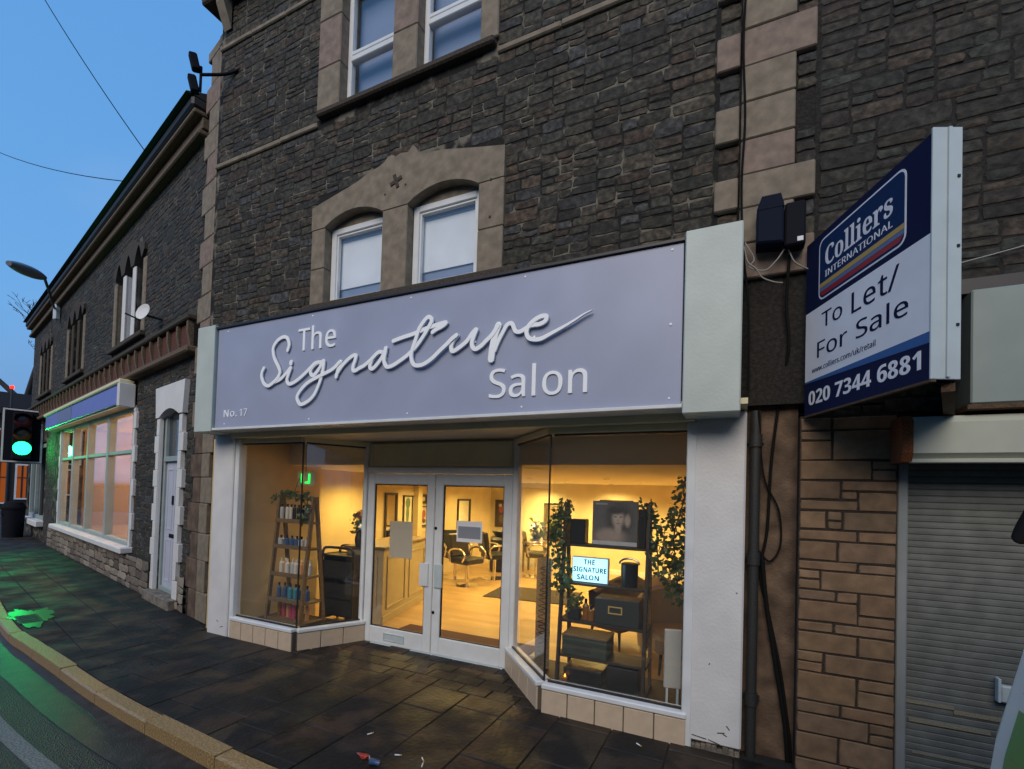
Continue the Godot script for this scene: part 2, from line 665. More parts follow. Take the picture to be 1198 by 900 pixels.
	glass("dark glass", Color(0.25, 0.30, 0.34), 0.35)
	mat("blind", lin(0.80, 0.86, 0.92), 0.9, "soft", 0.6)
	mat("blue blind", lin(0.22, 0.28, 0.42), 0.9, "soft", 0.6)
	mat("brick", lin(0.19, 0.065, 0.04), 0.9, "grain", 3.0, 0.3, "rough")
	mat("tan stone", lin(0.25, 0.18, 0.11), 0.9, "grain", 1.4, 0.4, "rough")
	mat("blue sign", lin(0.15, 0.16, 0.50), 0.4, "soft", 0.7)
	mat("blue sign pale", lin(0.28, 0.28, 0.54), 0.4, "grain", 2.5)
	mat("grey green frame", lin(0.30, 0.37, 0.37), 0.5, "soft", 1.0)
	mat("ashlar step", lin(0.30, 0.26, 0.21), 0.8, "blotch", 1.5, 0.3, "rough")
	mat("shutter guide", lin(0.26, 0.28, 0.28), 0.5, "soft", 1.0)
	mat("scrape", lin(0.45, 0.40, 0.28), 0.7, "grain", 6.0)
	mat("thin paper", lin(0.50, 0.45, 0.34), 0.8)
	mat("rear leaf", lin(0.05, 0.055, 0.065), 0.7, "grain", 2.0)
	mat("lantern", lin(0.16, 0.17, 0.19), 0.4)
	mat("dark amber", lin(0.10, 0.05, 0.01), 0.3)
	mat("dark red", lin(0.08, 0.01, 0.01), 0.3)
	mat("bark", lin(0.03, 0.028, 0.025), 0.9)
	mat("van white", lin(0.60, 0.62, 0.60), 0.3, "soft", 0.8)
	mat("van green", lin(0.015, 0.20, 0.04), 0.3)
	mat("van glass", lin(0.01, 0.012, 0.015), 0.1)
	mat("green box", lin(0.035, 0.045, 0.03), 0.6)
	mat("tan plank", lin(0.36, 0.28, 0.17), 0.7, "grain", 2.0)
	mat("old board", lin(0.24, 0.30, 0.29), 0.5, "soft", 0.8)
	mat("terrace brick", lin(0.05, 0.035, 0.03), 0.9, "grain", 1.0)
	mat("pier joint", lin(0.07, 0.05, 0.035), 0.95, "grain", 3.0, 0.4, "rough")
	mat("plaster", lin(0.45, 0.42, 0.36), 0.9)
	for nm in ["blue black box", "black plastic", "cable"]:
		M[nm].metallic_specular = 0.12
		M[nm].roughness = 0.7
	for nm in ["navy", "navy print", "logo blue", "board white", "board blue"]:
		M[nm].metallic_specular = 0.15
	mat("pale blue door", lin(0.50, 0.53, 0.62), 0.45, "soft", 1.0)
	# inside the salon
	mat("wall gold", lin(0.60, 0.47, 0.26), 0.85, "soft", 0.7)
	mat("wall cream", lin(0.68, 0.60, 0.42), 0.85, "soft", 0.6)
	mat("ceiling", lin(0.70, 0.64, 0.50), 0.9)
	var wf := mat("wood floor", lin(1, 1, 1), 0.34)
	wf.albedo_texture = plank_texture()
	wf.uv1_triplanar = true
	wf.uv1_world_triplanar = true
	wf.uv1_scale = Vector3.ONE * 0.5
	mat("door mat", lin(0.09, 0.03, 0.016), 0.95, "fine", 4.0, 0.3, "rough")
	mat("rug", lin(0.03, 0.02, 0.014), 0.95, "fine", 4.0)
	mat("pine", lin(0.30, 0.19, 0.085), 0.6, "grain", 2.0)
	mat("dark wood", lin(0.055, 0.035, 0.022), 0.55, "grain", 3.0)
	mat("desk paint", lin(0.40, 0.33, 0.20), 0.6, "soft", 1.2)
	mat("black leather", lin(0.012, 0.011, 0.011), 0.35)
	mat("cream velvet", lin(0.42, 0.34, 0.23), 0.9)
	mat("brown velvet", lin(0.13, 0.09, 0.055), 0.9)
	var chr := mat("chrome", lin(0.80, 0.78, 0.74), 0.12)
	chr.metallic = 1.0
	mat("paper", lin(0.75, 0.76, 0.78), 0.8)
	mat("print grey", lin(0.24, 0.26, 0.30), 0.8)
	var iv := mat("ivy", lin(0.045, 0.075, 0.022), 0.55)
	iv.backlight_enabled = true
	iv.backlight = lin(0.05, 0.09, 0.02)
	mat("flower", lin(0.28, 0.08, 0.07), 0.8)
	mat("plant pot", lin(0.02, 0.02, 0.022), 0.4)
	mat("box charcoal", lin(0.03, 0.032, 0.03), 0.5)
	mat("mirror", lin(0.85, 0.85, 0.85), 0.03).metallic = 1.0
	mat("picture dark", lin(0.05, 0.035, 0.025), 0.5)
	mat("picture red", lin(0.30, 0.07, 0.05), 0.6)
	mat("picture green", lin(0.10, 0.16, 0.07), 0.6)
	mat("heater", lin(0.44, 0.44, 0.40), 0.5)
	for k in [["bottle white", 0.6, 0.58, 0.5], ["bottle teal", 0.04, 0.22, 0.28], ["bottle pink", 0.42, 0.06, 0.12], ["bottle peach", 0.50, 0.26, 0.12], ["bottle black", 0.015, 0.015, 0.018], ["bottle amber", 0.22, 0.09, 0.02], ["bottle blue", 0.05, 0.10, 0.20], ["bottle silver", 0.45, 0.45, 0.45]]:
		mat(k[0], lin(k[1], k[2], k[3]), 0.25)
	glow("lamp warm", Color(1.0, 0.88, 0.62), 9.0)
	glow("lightbox", Color(0.72, 0.93, 1.0), 0.75)
	glow("fairy light", Color(1.0, 0.62, 0.2), 4.0)
	glow("green lens", Color(0.10, 1.0, 0.50), 7.0)
	glow("green sign", Color(0.15, 1.0, 0.35), 1.6)
	glow("red lamp", Color(1.0, 0.10, 0.05), 6.0)
	glow("orange window", Color(1.0, 0.50, 0.14), 0.22)
	M["orange window"].albedo_color = Color(0.06, 0.04, 0.03)
	glow("warm wall lamp", Color(1.0, 0.86, 0.55), 7.0)

func plank_texture() -> ImageTexture:
	# oak strips 2 m long: colour and grain only
	var w := 512
	var h := 512
	var im := Image.create(w, h, false, Image.FORMAT_RGB8)
	var f := FastNoiseLite.new()
	f.seed = 3
	f.frequency = 0.02
	f.fractal_octaves = 4
	for y in h:
		var row := int(y / 32.0)
		for x in w:
			var shift := (row * 197) % w
			var part := int(((x + shift) % w) / 256.0)
			var tone := 0.82 + 0.3 * fmod(absf(sin(row * 12.9898 + part * 78.233) * 43758.5453), 1.0)
			tone *= 0.92 + 0.16 * f.get_noise_2d(x * 0.5, y * 7.0)
			if y % 32 == 0 or (x + shift) % 256 == 0:
				tone *= 0.72
			var c := Color(0.44 * tone, 0.275 * tone, 0.115 * tone)
			im.set_pixel(x, y, c.linear_to_srgb())
	return ImageTexture.create_from_image(im)

# ---------------------------------------------------------------- street
const CORNER := Vector3(-6.988, 0, -0.367)
const BEND := -0.2309   # the corner building's facade is turned by this about y

func corner_point(x: float, z: float) -> Vector2:
	# a point in the corner building's own frame -> world x, z
	var c := cos(BEND)
	var s := sin(BEND)
	return Vector2(CORNER.x + x * c + z * s, CORNER.z - x * s + z * c)

func kerb_line() -> Array:
	var p := []
	for q in [[-3.0 - 24.0, 1.66], [-12.0, 1.66], [-5.0, 1.66]]:
		p.append(corner_point(q[0], q[1]))
	for q in [[-8.3, 1.06], [-7.0, 1.27], [-6.14, 1.385], [-5.13, 1.525], [-4.31, 1.61], [-3.65, 1.655], [-2.88, 1.70], [-1.5, 1.73], [0.0, 1.75], [2.0, 1.76], [5.0, 1.76], [9.0, 1.76]]:
		p.append(Vector2(q[0], q[1]))
	return p

func streets() -> void:
	var gr := structure("ground", "dark ground beyond the street", "ground")
	bx("soil", Vector3(-250, -0.6, -250), Vector3(250, -0.14, 250), M["ground"], gr)
	var kl := kerb_line()
	# resample the kerb line finely
	var fine := []
	for q in smooth(kl.map(func(v): return Vector3(v.x, 0, v.y)), 8):
		fine.append(Vector2(q.x, q.z))
	# road
	var road := structure("road", "wet tarmac road with pale painted line along the gutter", "road")
	var poly := PackedVector2Array()
	var gut := PackedVector2Array()
	var gut_in := []
	var line_a := []
	var line_b := []
	for i in fine.size():
		var t: Vector2 = (fine[mini(i + 1, fine.size() - 1)] - fine[maxi(i - 1, 0)]).normalized()
		var o := Vector2(-t.y, t.x)
		gut_in.append(fine[i] + o * 0.30)
		line_a.append(fine[i] + o * 0.50)
		line_b.append(fine[i] + o * 0.60)
	for q in gut_in:
		poly.append(q)
	poly.append(Vector2(9, 26))
	poly.append(Vector2(-40, 26))
	poly.append(Vector2(-40, -6))
	var g := G.new()
	g.prism(poly, -0.3, -0.10, true)
	put("tarmac", g, M["asphalt"], road)
	for q in fine:
		gut.append(q)
	for i in range(gut_in.size() - 1, -1, -1):
		gut.append(gut_in[i])
	g = G.new()
	g.prism(gut, -0.3, -0.096, true)
	put("gutter", g, M["gutter"], road)
	g = G.new()
	var strip := PackedVector2Array()
	for q in line_a:
		strip.append(q)
	for i in range(line_b.size() - 1, -1, -1):
		strip.append(line_b[i])
	g.prism(strip, -0.101, -0.0955, true)
	put("road_line", g, M["road paint"], road)
	# kerb stones
	var kerb := structure("kerb", "row of tan granite kerb stones edging the pavement", "kerb")
	var run := 0.0
	var seg := [fine[0]]
	var made := 0
	for i in range(1, fine.size()):
		var a: Vector2 = fine[i - 1]
		var b: Vector2 = fine[i]
		var left := a.distance_to(b)
		var dir := (b - a).normalized()
		while run + left > 0.92:
			var step := 0.92 - run
			a += dir * step
			left -= step
			seg.append(a)
			kerb_stone(kerb, seg)
			made += 1
			seg = [a]
			run = 0.0
		seg.append(b)
		run += left
	# pavement
	var pav := structure("pavement", "damp pavement of grey brown paving flags", "pavement")
	var inner := []
	for i in fine.size():
		var t: Vector2 = (fine[mini(i + 1, fine.size() - 1)] - fine[maxi(i - 1, 0)]).normalized()
		inner.append(fine[i] - Vector2(-t.y, t.x) * 0.13)
	var bed := PackedVector2Array()
	for q in inner:
		bed.append(q)
	bed.append(Vector2(9, -0.9))
	bed.append(Vector2(-6.3, -0.9))
	bed.append(corner_point(-0.3, -0.5))
	bed.append(corner_point(-27, -0.5))
	g = G.new()
	g.prism(bed, -0.25, -0.012, true)
	put("bedding", g, M["paving bed"], pav)
	# zones: before the salon (parallel to it) and before the corner building
	var split_a := Vector2(-6.45, -0.25)
	var split_b := Vector2(-6.05, 2.2)
	var zone_a := PackedVector2Array([split_a, Vector2(-5.9, 0.0), Vector2(8.9, 0.0), Vector2(8.9, 2.2), split_b])
	var zone_b := PackedVector2Array([split_a, split_b, Vector2(-12, 2.2), corner_point(-26, 2.6), corner_point(-26, 0.0), corner_point(-0.3, 0.0)])
	var foot := PackedVector2Array()
	for q in inner:
		foot.append(q)
	foot.append(Vector2(9, -3))
	foot.append(Vector2(-27, -9))
	zone_a = Geometry2D.intersect_polygons(zone_a, foot)[0]
	zone_b = Geometry2D.intersect_polygons(zone_b, foot)[0]
	var count := 0
	# zone A: columns 0.43 wide, each with its own cross joints
	var x := -6.87
	var col := 0
	while x < 8.0:
		var z := -0.05 - rng.randf_range(0.0, 0.25) if col % 2 else 0.0
		while z < 2.0:
			var d: float = [0.43, 0.43, 0.30, 0.58][rng.randi() % 4]
			count += flag(pav, PackedVector2Array([Vector2(x, z), Vector2(x + 0.43, z), Vector2(x + 0.43, z + d), Vector2(x, z + d)]), zone_a)
			z += d
		x += 0.43
		col += 1
	# zone B: rows along the corner building
	var lz := 0.0
	var row := 0
	while lz < 2.6:
		var dz: float = [0.42, 0.36, 0.45, 0.40, 0.42, 0.4][row % 6]
		var lx := 2.6 - rng.randf_range(0.0, 0.5)
		while lx > -25.0:
			var w := rng.randf_range(0.55, 0.95)
			count += flag(pav, PackedVector2Array([corner_point(lx, lz), corner_point(lx - w, lz), corner_point(lx - w, lz + dz), corner_point(lx, lz + dz)]), zone_b)
			lx -= w
		lz += dz
		row += 1
	# small pavers in the entrance recess
	var recess := PackedVector2Array([Vector2(-4.43, 0.0), Vector2(-1.45, 0.0), Vector2(-2.07, -0.72), Vector2(-4.08, -0.72)])
	var zr := 0.0
	var rr := 0
	while zr > -0.75:
		var xr := -4.6 + (0.11 if rr % 2 else 0.0)
		while xr < -1.3:
			count += flag(pav, PackedVector2Array([Vector2(xr, zr), Vector2(xr + 0.29, zr), Vector2(xr + 0.29, zr - 0.18), Vector2(xr, zr - 0.18)]), recess, true)
			xr += 0.29
		zr -= 0.18
		rr += 1
	print("flags ", count)
	# service cover with a film of standing water round it
	var cover := thing("service_cover", "small dark iron service cover set in the pavement near the kerb", "cover", Vector3(-8.28, 0, 0.80), BEND)
	bx("plate", Vector3(-0.26, -0.02, -0.11), Vector3(0.26, 0.009, 0.11), M["iron"], cover, 0.003)
	for k in 5:
		bx("tread_bar", Vector3(-0.21 + 0.1 * k - 0.02, 0.009, -0.08), Vector3(-0.21 + 0.1 * k + 0.02, 0.012, 0.08), M["iron"], cover)
	var pg := G.new()
	var pp := PackedVector2Array()
	for k in 120:
		var a := TAU * k / 120
		var r := 1.0 + 0.22 * sin(a * 3 + 1.0) + 0.12 * sin(a * 5) + 0.10 * sin(a * 11 + 2.0) + 0.07 * sin(a * 19 + 0.7) + rng.randf_range(-0.05, 0.05)
		pp.append(Vector2(cos(a) * 0.55 * r, sin(a) * 0.20 * r))
	var puddle := thing("puddle", "shallow puddle round the service cover, shining green", "puddle", Vector3(-8.4, 0, 0.73), BEND)
	puddle.set_meta("kind", "structure")
	pg.prism(pp, 0.0035, 0.0075, true)
	put("water", pg, M["puddle"], puddle)

func kerb_stone(parent: Node3D, seg: Array) -> void:
	var p := PackedVector2Array()
	var inn := []
	for i in seg.size():
		var t: Vector2 = (seg[mini(i + 1, seg.size() - 1)] - seg[maxi(i - 1, 0)]).normalized()
		var e := 0.0
		if i == 0:
			e = 0.004
		elif i == seg.size() - 1:
			e = -0.004
		p.append(seg[i] + t * e)
		inn.append(seg[i] + t * e - Vector2(-t.y, t.x) * 0.125)
	for i in range(inn.size() - 1, -1, -1):
		p.append(inn[i])
	var g := G.new()
	g.prism(p, -0.22, 0.004 + rng.randf_range(-0.003, 0.003), true, 0.014)
	put("kerb_stone", g, M["kerb granite"], parent)

var flag_tones := [Color(0.0325, 0.0199, 0.0104), Color(0.0273, 0.0168, 0.0096), Color(0.0377, 0.0221, 0.0120), Color(0.0234, 0.0147, 0.0088)]
func flag(parent: Node3D, p: PackedVector2Array, zone: PackedVector2Array, ramp := false) -> int:
	var made := 0
	var joint := Geometry2D.offset_polygon(p, -0.003)
	if joint.is_empty():
		return 0
	for q in Geometry2D.intersect_polygons(joint[0], zone):
		var area := 0.0
		for i in q.size():
			area += q[i].cross(q[(i + 1) % q.size()])
		if absf(area) * 0.5 < 0.006:
			continue
		var g := G.new()
		var t: Color = flag_tones[rng.randi() % flag_tones.size()]
		var k := rng.randf_range(0.8, 1.25)
		g.col = Color(t.r * k, t.g * k, t.b * k)
		var lift := rng.randf_range(-0.003, 0.003)
		g.prism(q, -0.05, lift, true, 0.006)
		var o := put("paver" if ramp else "paving_flag", g, M["paving"], parent)
		var ce := Vector2.ZERO
		for v in q:
			ce += v
		ce /= q.size()
		# each flag has settled a little differently
		var ax := Basis(Vector3.RIGHT, rng.randf_range(-0.004, 0.004)) * Basis(Vector3.BACK, rng.randf_range(-0.004, 0.004))
		var pivot := Vector3(ce.x, 0, ce.y)
		o.transform = Transform3D(ax, pivot - ax * pivot)
		made += 1
	return made

# ---------------------------------------------------------------- salon building
var dark_tones := [Color(0.088, 0.077, 0.052), Color(0.072, 0.066, 0.045), Color(0.099, 0.082, 0.055), Color(0.071, 0.071, 0.052), Color(0.086, 0.087, 0.084), Color(0.109, 0.076, 0.049), Color(0.077, 0.067, 0.047), Color(0.062, 0.057, 0.042)]

func salon_building() -> void:
	var b := thing("salon_building", "tall dark rubble stone building with pale stone window surrounds above the salon", "building")
	var holes := [Rect2(-4.20, 3.5, 0.84, 1.345), Rect2(-3.06, 3.5, 0.84, 1.345), Rect2(-4.06, 6.06, 0.75, 1.45), Rect2(-3.01, 6.06, 0.75, 1.45)]
	slab("wall", -6.2, -0.17, 3.2, 8.3, holes, -0.5, -0.06, M["mortar"], b)
	# blocked areas for the rubble: surrounds, strings
	var blocked := [Rect2(-4.34, 3.0, 2.35, 1.92), Rect2(-3.75, 4.9, 1.4, 0.22), Rect2(-3.4, 5.1, 0.5, 0.12), Rect2(-4.36, 6.0, 2.26, 1.65), Rect2(-6.3, 5.89, 6.2, 0.085), Rect2(-6.3, 7.45, 6.2, 0.08)]
	var rects := bands(-6.14, -0.20, 3.5, 8.0, blocked, 0.22, 0.36, 0.12, 0.40, 0.055, 0.145)
	stones(b, rects, -0.06, M["rubble stone"], dark_tones, 290, 0.008, 0.010, "stone", Rect2(-6.14, 3.7, 6, 4.3))
	# strings
	for y in [[5.90, 5.965], [7.46, 7.52]]:
		for seg in [[-6.2, -4.38], [-2.09, -0.2]]:
			var n := int(ceil((seg[1] - seg[0]) / 0.9))
			for k in n:
				var a: float = lerpf(seg[0], seg[1], float(k) / n) + 0.003
				var e: float = lerpf(seg[0], seg[1], float(k + 1) / n) - 0.003
				bx("string_course", Vector3(a, y[0], -0.1), Vector3(e, y[1], -0.03 + rng.randf_range(-0.006, 0.006)), M["dressed stone"], b, 0.012)
	# cornice at the top corner, with its corbel
	var g := G.new()
	g.box(Vector3(-6.42, 8.05, -0.5), Vector3(0.4, 8.22, 0.10), 0.02)
	g.box(Vector3(-6.55, 8.221, -0.5), Vector3(0.4, 8.42, 0.22), 0.03)
	put("cornice", g, M["weathered sill"], b)
	for x in [-6.05, -4.9, -3.7, -2.5, -1.3]:
		g = G.new()
		g.prism(PackedVector2Array([Vector2(0, 0), Vector2(0.12, 0.28), Vector2(0.12, 0.36), Vector2(0, 0.36)]), -0.07, 0.07)
		var o := put("corbel", g, M["dressed stone"], b)
		o.position = Vector3(x, 7.69, -0.03)
		o.rotation.y = -PI / 2
	# first floor pair: jambs, mullion, cracked and chipped head
	for q in [[-4.38, -4.18], [-3.37, -3.05], [-2.23, -1.965]]:
		var ys := [3.835, 4.25, 4.70] if q[0] != -3.37 else [3.835, 4.70]
		for k in ys.size() - 1:
			bx("jamb", Vector3(q[0], ys[k] + 0.0015, -0.34), Vector3(q[1], ys[k + 1] - 0.0015, -0.022), M["dressed stone"], b, 0.008)
	var head := PackedVector2Array([Vector2(-4.38, 4.70), Vector2(-4.18, 4.70)])
	for k in 9:
		var t := float(k + 1) / 10
		head.append(Vector2(lerpf(-4.18, -3.37, t), 4.70 + 0.12 * sin(PI * t) ** 0.8))
	head.append(Vector2(-3.37, 4.70))
	head.append(Vector2(-3.05, 4.70))
	for k in 9:
		var t := float(k + 1) / 10
		head.append(Vector2(lerpf(-3.05, -2.23, t), 4.70 + 0.12 * sin(PI * t) ** 0.8))
	for q in [[-2.23, 4.70], [-1.965, 4.70], [-1.965, 4.985], [-2.25, 5.045], [-2.64, 5.135], [-2.88, 5.165], [-2.94, 5.20], [-2.98, 5.265], [-3.01, 5.285], [-3.06, 5.23], [-3.16, 5.245], [-3.22, 5.225], [-3.27, 5.26], [-3.32, 5.255], [-3.37, 5.205], [-3.44, 5.18], [-3.56, 5.155], [-3.75, 5.09], [-4.38, 4.955]]:
		head.append(Vector2(q[0], q[1]))
	g = G.new()
	g.prism(head, -0.34, -0.018)
	put("window_head", g, M["dressed stone"], b)
	# little carved boss and the rusty bolt holes
	g = G.new()
	for k in 4:
		var a := PI / 2 * k + 0.35
		g.bar(Vector3(-3.2, 4.965, -0.016), Vector3(-3.2 + cos(a) * 0.075, 4.965 + sin(a) * 0.075, -0.014), 0.035, 0.012, Vector3.BACK)
	put("boss", g, M["weathered sill"], b)
	for q in [[-3.34, 4.86], [-3.08, 4.90], [-2.10, 4.70], [-2.10, 4.35]]:
		g = G.new()
		g.xf = Transform3D(Basis(Vector3.RIGHT, PI / 2), Vector3(q[0], q[1], -0.019))
		g.lathe([Vector2(0.0, 0.004), Vector2(0.012, 0.004), Vector2(0.012, -0.003)], 8, Vector3.ZERO)
		put("bolt_hole", g, M["iron"], b)
	bx("sill", Vector3(-4.42, 3.745, -0.34), Vector3(-1.80, 3.83, 0.05), M["weathered sill"], b, 0.012)
	for q in [[-4.18, -3.37], [-3.05, -2.23]]:
		var x0: float = q[0]
		var x1: float = q[1]
		bx("infill", Vector3(x0 - 0.01, 4.716, -0.30), Vector3(x1 + 0.01, 4.86, -0.128), M["dressed stone"], b)
		var w := G.new()
		frame(w, x0 + 0.005, x1 - 0.005, 3.835, 4.715, 0.07, -0.19, -0.12, 0.008)
		frame(w, x0 + 0.076, x1 - 0.076, 3.906, 4.644, 0.022, -0.18, -0.135, 0.004)
		var wn := put("window", w, M["white frame"], b)
		var pg := G.new()
		pg.box(Vector3(x0 + 0.095, 3.925, -0.162), Vector3(x1 - 0.095, 4.625, -0.156))
		put("pane", pg, M["glass"], wn)
		bx("blind", Vector3(x0 + 0.02, 4.06, -0.215), Vector3(x1 - 0.02, 4.68, -0.205), M["blind"], wn)
		bx("blind_box", Vector3(x0 + 0.01, 4.59, -0.204), Vector3(x1 - 0.01, 4.68, -0.192), M["blue blind"], wn)
		bx("lower_blind", Vector3(x0 + 0.01, 3.84, -0.235), Vector3(x1 - 0.01, 4.10, -0.222), M["blue blind"], wn)
	# second floor pair
	for q in [[-4.385, -4.054], [-3.316, -3.004], [-2.266, -2.075]]:
		var ys := [6.05, 6.55, 7.1, 7.5]
		for k in 3:
			bx("jamb", Vector3(q[0], ys[k] + 0.0015, -0.34), Vector3(q[1], ys[k + 1] - 0.0015, -0.022 + rng.randf_range(-0.004, 0.004)), M["pink dressed stone"] if k == 1 else M["dressed stone"], b, 0.01)
	bx("window_head", Vector3(-4.40, 7.50, -0.34), Vector3(-2.06, 7.75, -0.02), M["dressed stone"], b, 0.01)
	bx("sill", Vector3(-4.36, 5.975, -0.34), Vector3(-2.10, 6.05, 0.02), M["weathered sill"], b, 0.018)
	for q in [[-4.06, -3.31], [-3.01, -2.26]]:
		var x0: float = q[0]
		var x1: float = q[1]
		var w := G.new()
		frame(w, x0 + 0.004, x1 - 0.004, 6.06, 7.49, 0.06, -0.21, -0.14, 0.008)
		w.box(Vector3(x0 + 0.06, 6.60, -0.205), Vector3(x1 - 0.06, 6.665, -0.13), 0.008)
		w.box(Vector3(x0 + 0.06, 6.685, -0.205), Vector3(x1 - 0.06, 6.73, -0.145), 0.006)
		var wn := put("window", w, M["white frame"], b)
		for r in [[6.12, 6.60], [6.73, 7.43]]:
			bx("pane", Vector3(x0 + 0.06, r[0], -0.18), Vector3(x1 - 0.06, r[1], -0.174), M["glass"], wn)
		bx("blind", Vector3(x0, 6.06, -0.32), Vector3(x1, 7.49, -0.305), M["blue blind"], wn)
	# quoins of the party wall on the right: a strip with alternating wings
	var ys := [3.42, 3.68, 3.94, 4.19, 4.45, 4.73, 5.0, 5.28, 5.55, 5.82, 6.1, 6.4, 6.7, 7.0, 7.3]
	for k in ys.size() - 1:
		var wide := k % 2 == 0
		var xr := 0.45 if wide and k != 4 else 0.325
		var m: Material = M["dressed stone"] if k % 3 else M["pink dressed stone"]
		bx("quoin", Vector3(-0.02, ys[k] + 0.002, -0.3), Vector3(xr, ys[k + 1] - 0.002, -0.025 + rng.randf_range(-0.004, 0.004)), m, b, 0.008)
		if wide:
			bx("quoin", Vector3(-0.195, ys[k] + 0.012, -0.3), Vector3(-0.035, ys[k + 1] - 0.01, -0.02), m, b, 0.008)
	slab("pier", -0.17, 0.45, 2.5, 8.05, [], -0.5, -0.075, M["dark joint"], b)
	var fill := []
	for k in ys.size() - 1:
		if k % 2:
			fill.append(Rect2(-0.185, ys[k], 0.16, ys[k + 1] - ys[k]))
			fill.append(Rect2(0.33, ys[k], 0.13, ys[k + 1] - ys[k]))
	var fs := []
	for r in fill:
		cut(r, 0.1, 0.3, 0.08, 0.15, fs)
	stones(b, fs, -0.07, M["rubble stone"], dark_tones, 0, 0.012, 0.009, "edge_stone")
	# quoins of the left corner, turned with the corner building
	var q0 := Node3D.new()
	q0.name = "corner_quoins"
	b.add_child(q0)
	q0.position = CORNER
	q0.rotation.y = BEND
	bx("backing", Vector3(0.02, 0.0, -0.5), Vector3(0.83, 8.05, -0.045), M["dark joint"], q0)
	var y := 0.0
	var k2 := 0
	while y < 8.0:
		var h := rng.randf_range(0.32, 0.42)
		h = minf(h, 8.0 - y)
		var xa := 0.02 if k2 % 2 else 0.16
		var xb := 0.80 if k2 % 2 == 0 else 0.70
		var m2: Material = M["pink dressed stone"] if k2 % 3 == 1 else M["dressed stone"]
		if y < 2.4:
			m2 = M["render"]
		bx("quoin", Vector3(xa, y + 0.002, -0.2), Vector3(0.43, y + h - 0.002, 0.012 + rng.randf_range(-0.004, 0.004)), m2, q0, 0.01)
		bx("quoin", Vector3(0.445, y + 0.002, -0.2), Vector3(xb, y + h - 0.002, 0.016 + rng.randf_range(-0.004, 0.004)), m2 if y > 2.4 else M["dressed stone"], q0, 0.01)
		y += h
		k2 += 1
	# the shell of the shop below and the rooms above
	var shell := G.new()
	shell.box(Vector3(-6.25, -0.3, -7.9), Vector3(-6.1, 3.2, -0.55))
	shell.box(Vector3(0.05, -0.3, -7.9), Vector3(0.2, 3.2, -0.32))
	shell.box(Vector3(-6.25, -0.3, -7.9), Vector3(0.2, 3.2, -7.75))
	put("outer_wall", shell, M["mortar"], b)
	bx("floor_slab", Vector3(-6.2, 2.6, -7.75), Vector3(0.05, 3.2, -0.5), M["plaster"], b)
	bx("upper_shell", Vector3(-6.2, 3.2, -3.2), Vector3(0.4, 8.3, -3.0), M["plaster"], b)
	bx("upper_side", Vector3(-6.2, 3.2, -3.0), Vector3(-6.05, 8.3, -0.5), M["plaster"], b)
	bx("upper_side", Vector3(0.25, 3.2, -3.0), Vector3(0.4, 8.3, -0.5), M["plaster"], b)
	bx("roof", Vector3(-6.5, 8.42, -3.2), Vector3(0.4, 8.55, 0.2), M["slate"], b)
	# the salon inside
	bx("floor", Vector3(-6.1, -0.2, -7.75), Vector3(0.05, -0.03, -0.70), M["wood floor"], b)
	bx("ceiling", Vector3(-6.1, 2.12, -7.75), Vector3(0.05, 2.2, -0.86), M["ceiling"], b)
	bx("back_wall", Vector3(-6.1, -0.03, -7.75), Vector3(0.05, 2.12, -7.6), M["wall cream"], b)
	bx("left_wall", Vector3(-6.1, -0.03, -7.6), Vector3(-6.0, 2.12, -1.32), M["wall gold"], b)
	bx("right_wall", Vector3(-0.06, -0.03, -7.6), Vector3(0.05, 2.12, -0.86), M["wall gold"], b)
	bx("left_return", Vector3(-6.1, -0.03, -1.32), Vector3(-5.50, 2.4, -0.12), M["wall gold"], b)
	bx("right_return", Vector3(-0.22, -0.03, -0.86), Vector3(0.05, 2.4, -0.12), M["wall gold"], b)
	bx("bay_ceiling", Vector3(-5.50, 2.40, -0.80), Vector3(-0.22, 2.46, -0.02), M["ceiling"], b)
	bx("bulkhead", Vector3(-5.50, 2.12, -0.86), Vector3(-0.22, 2.46, -0.80), M["ceiling"], b)
	bx("skirting", Vector3(-6.0, -0.03, -7.6), Vector3(-0.06, 0.09, -7.575), M["white frame"], b, 0.004)
	bx("wall_pier", Vector3(-6.0, -0.03, -4.36), Vector3(-5.88, 2.12, -4.22), M["wall gold"], b)
	for r in [[Vector2(-5.5, -0.14), Vector2(-4.48, -0.14), Vector2(-4.15, -0.75), Vector2(-4.15, -0.80), Vector2(-5.5, -0.80)], [Vector2(-0.22, -0.11), Vector2(-1.43, -0.11), Vector2(-2.02, -0.75), Vector2(-2.02, -0.80), Vector2(-0.22, -0.80)]]:
		var dfl := G.new()
		dfl.prism(PackedVector2Array(r), -0.03, 0.15, true)
		put("display_floor", dfl, M["dark wood"], b)

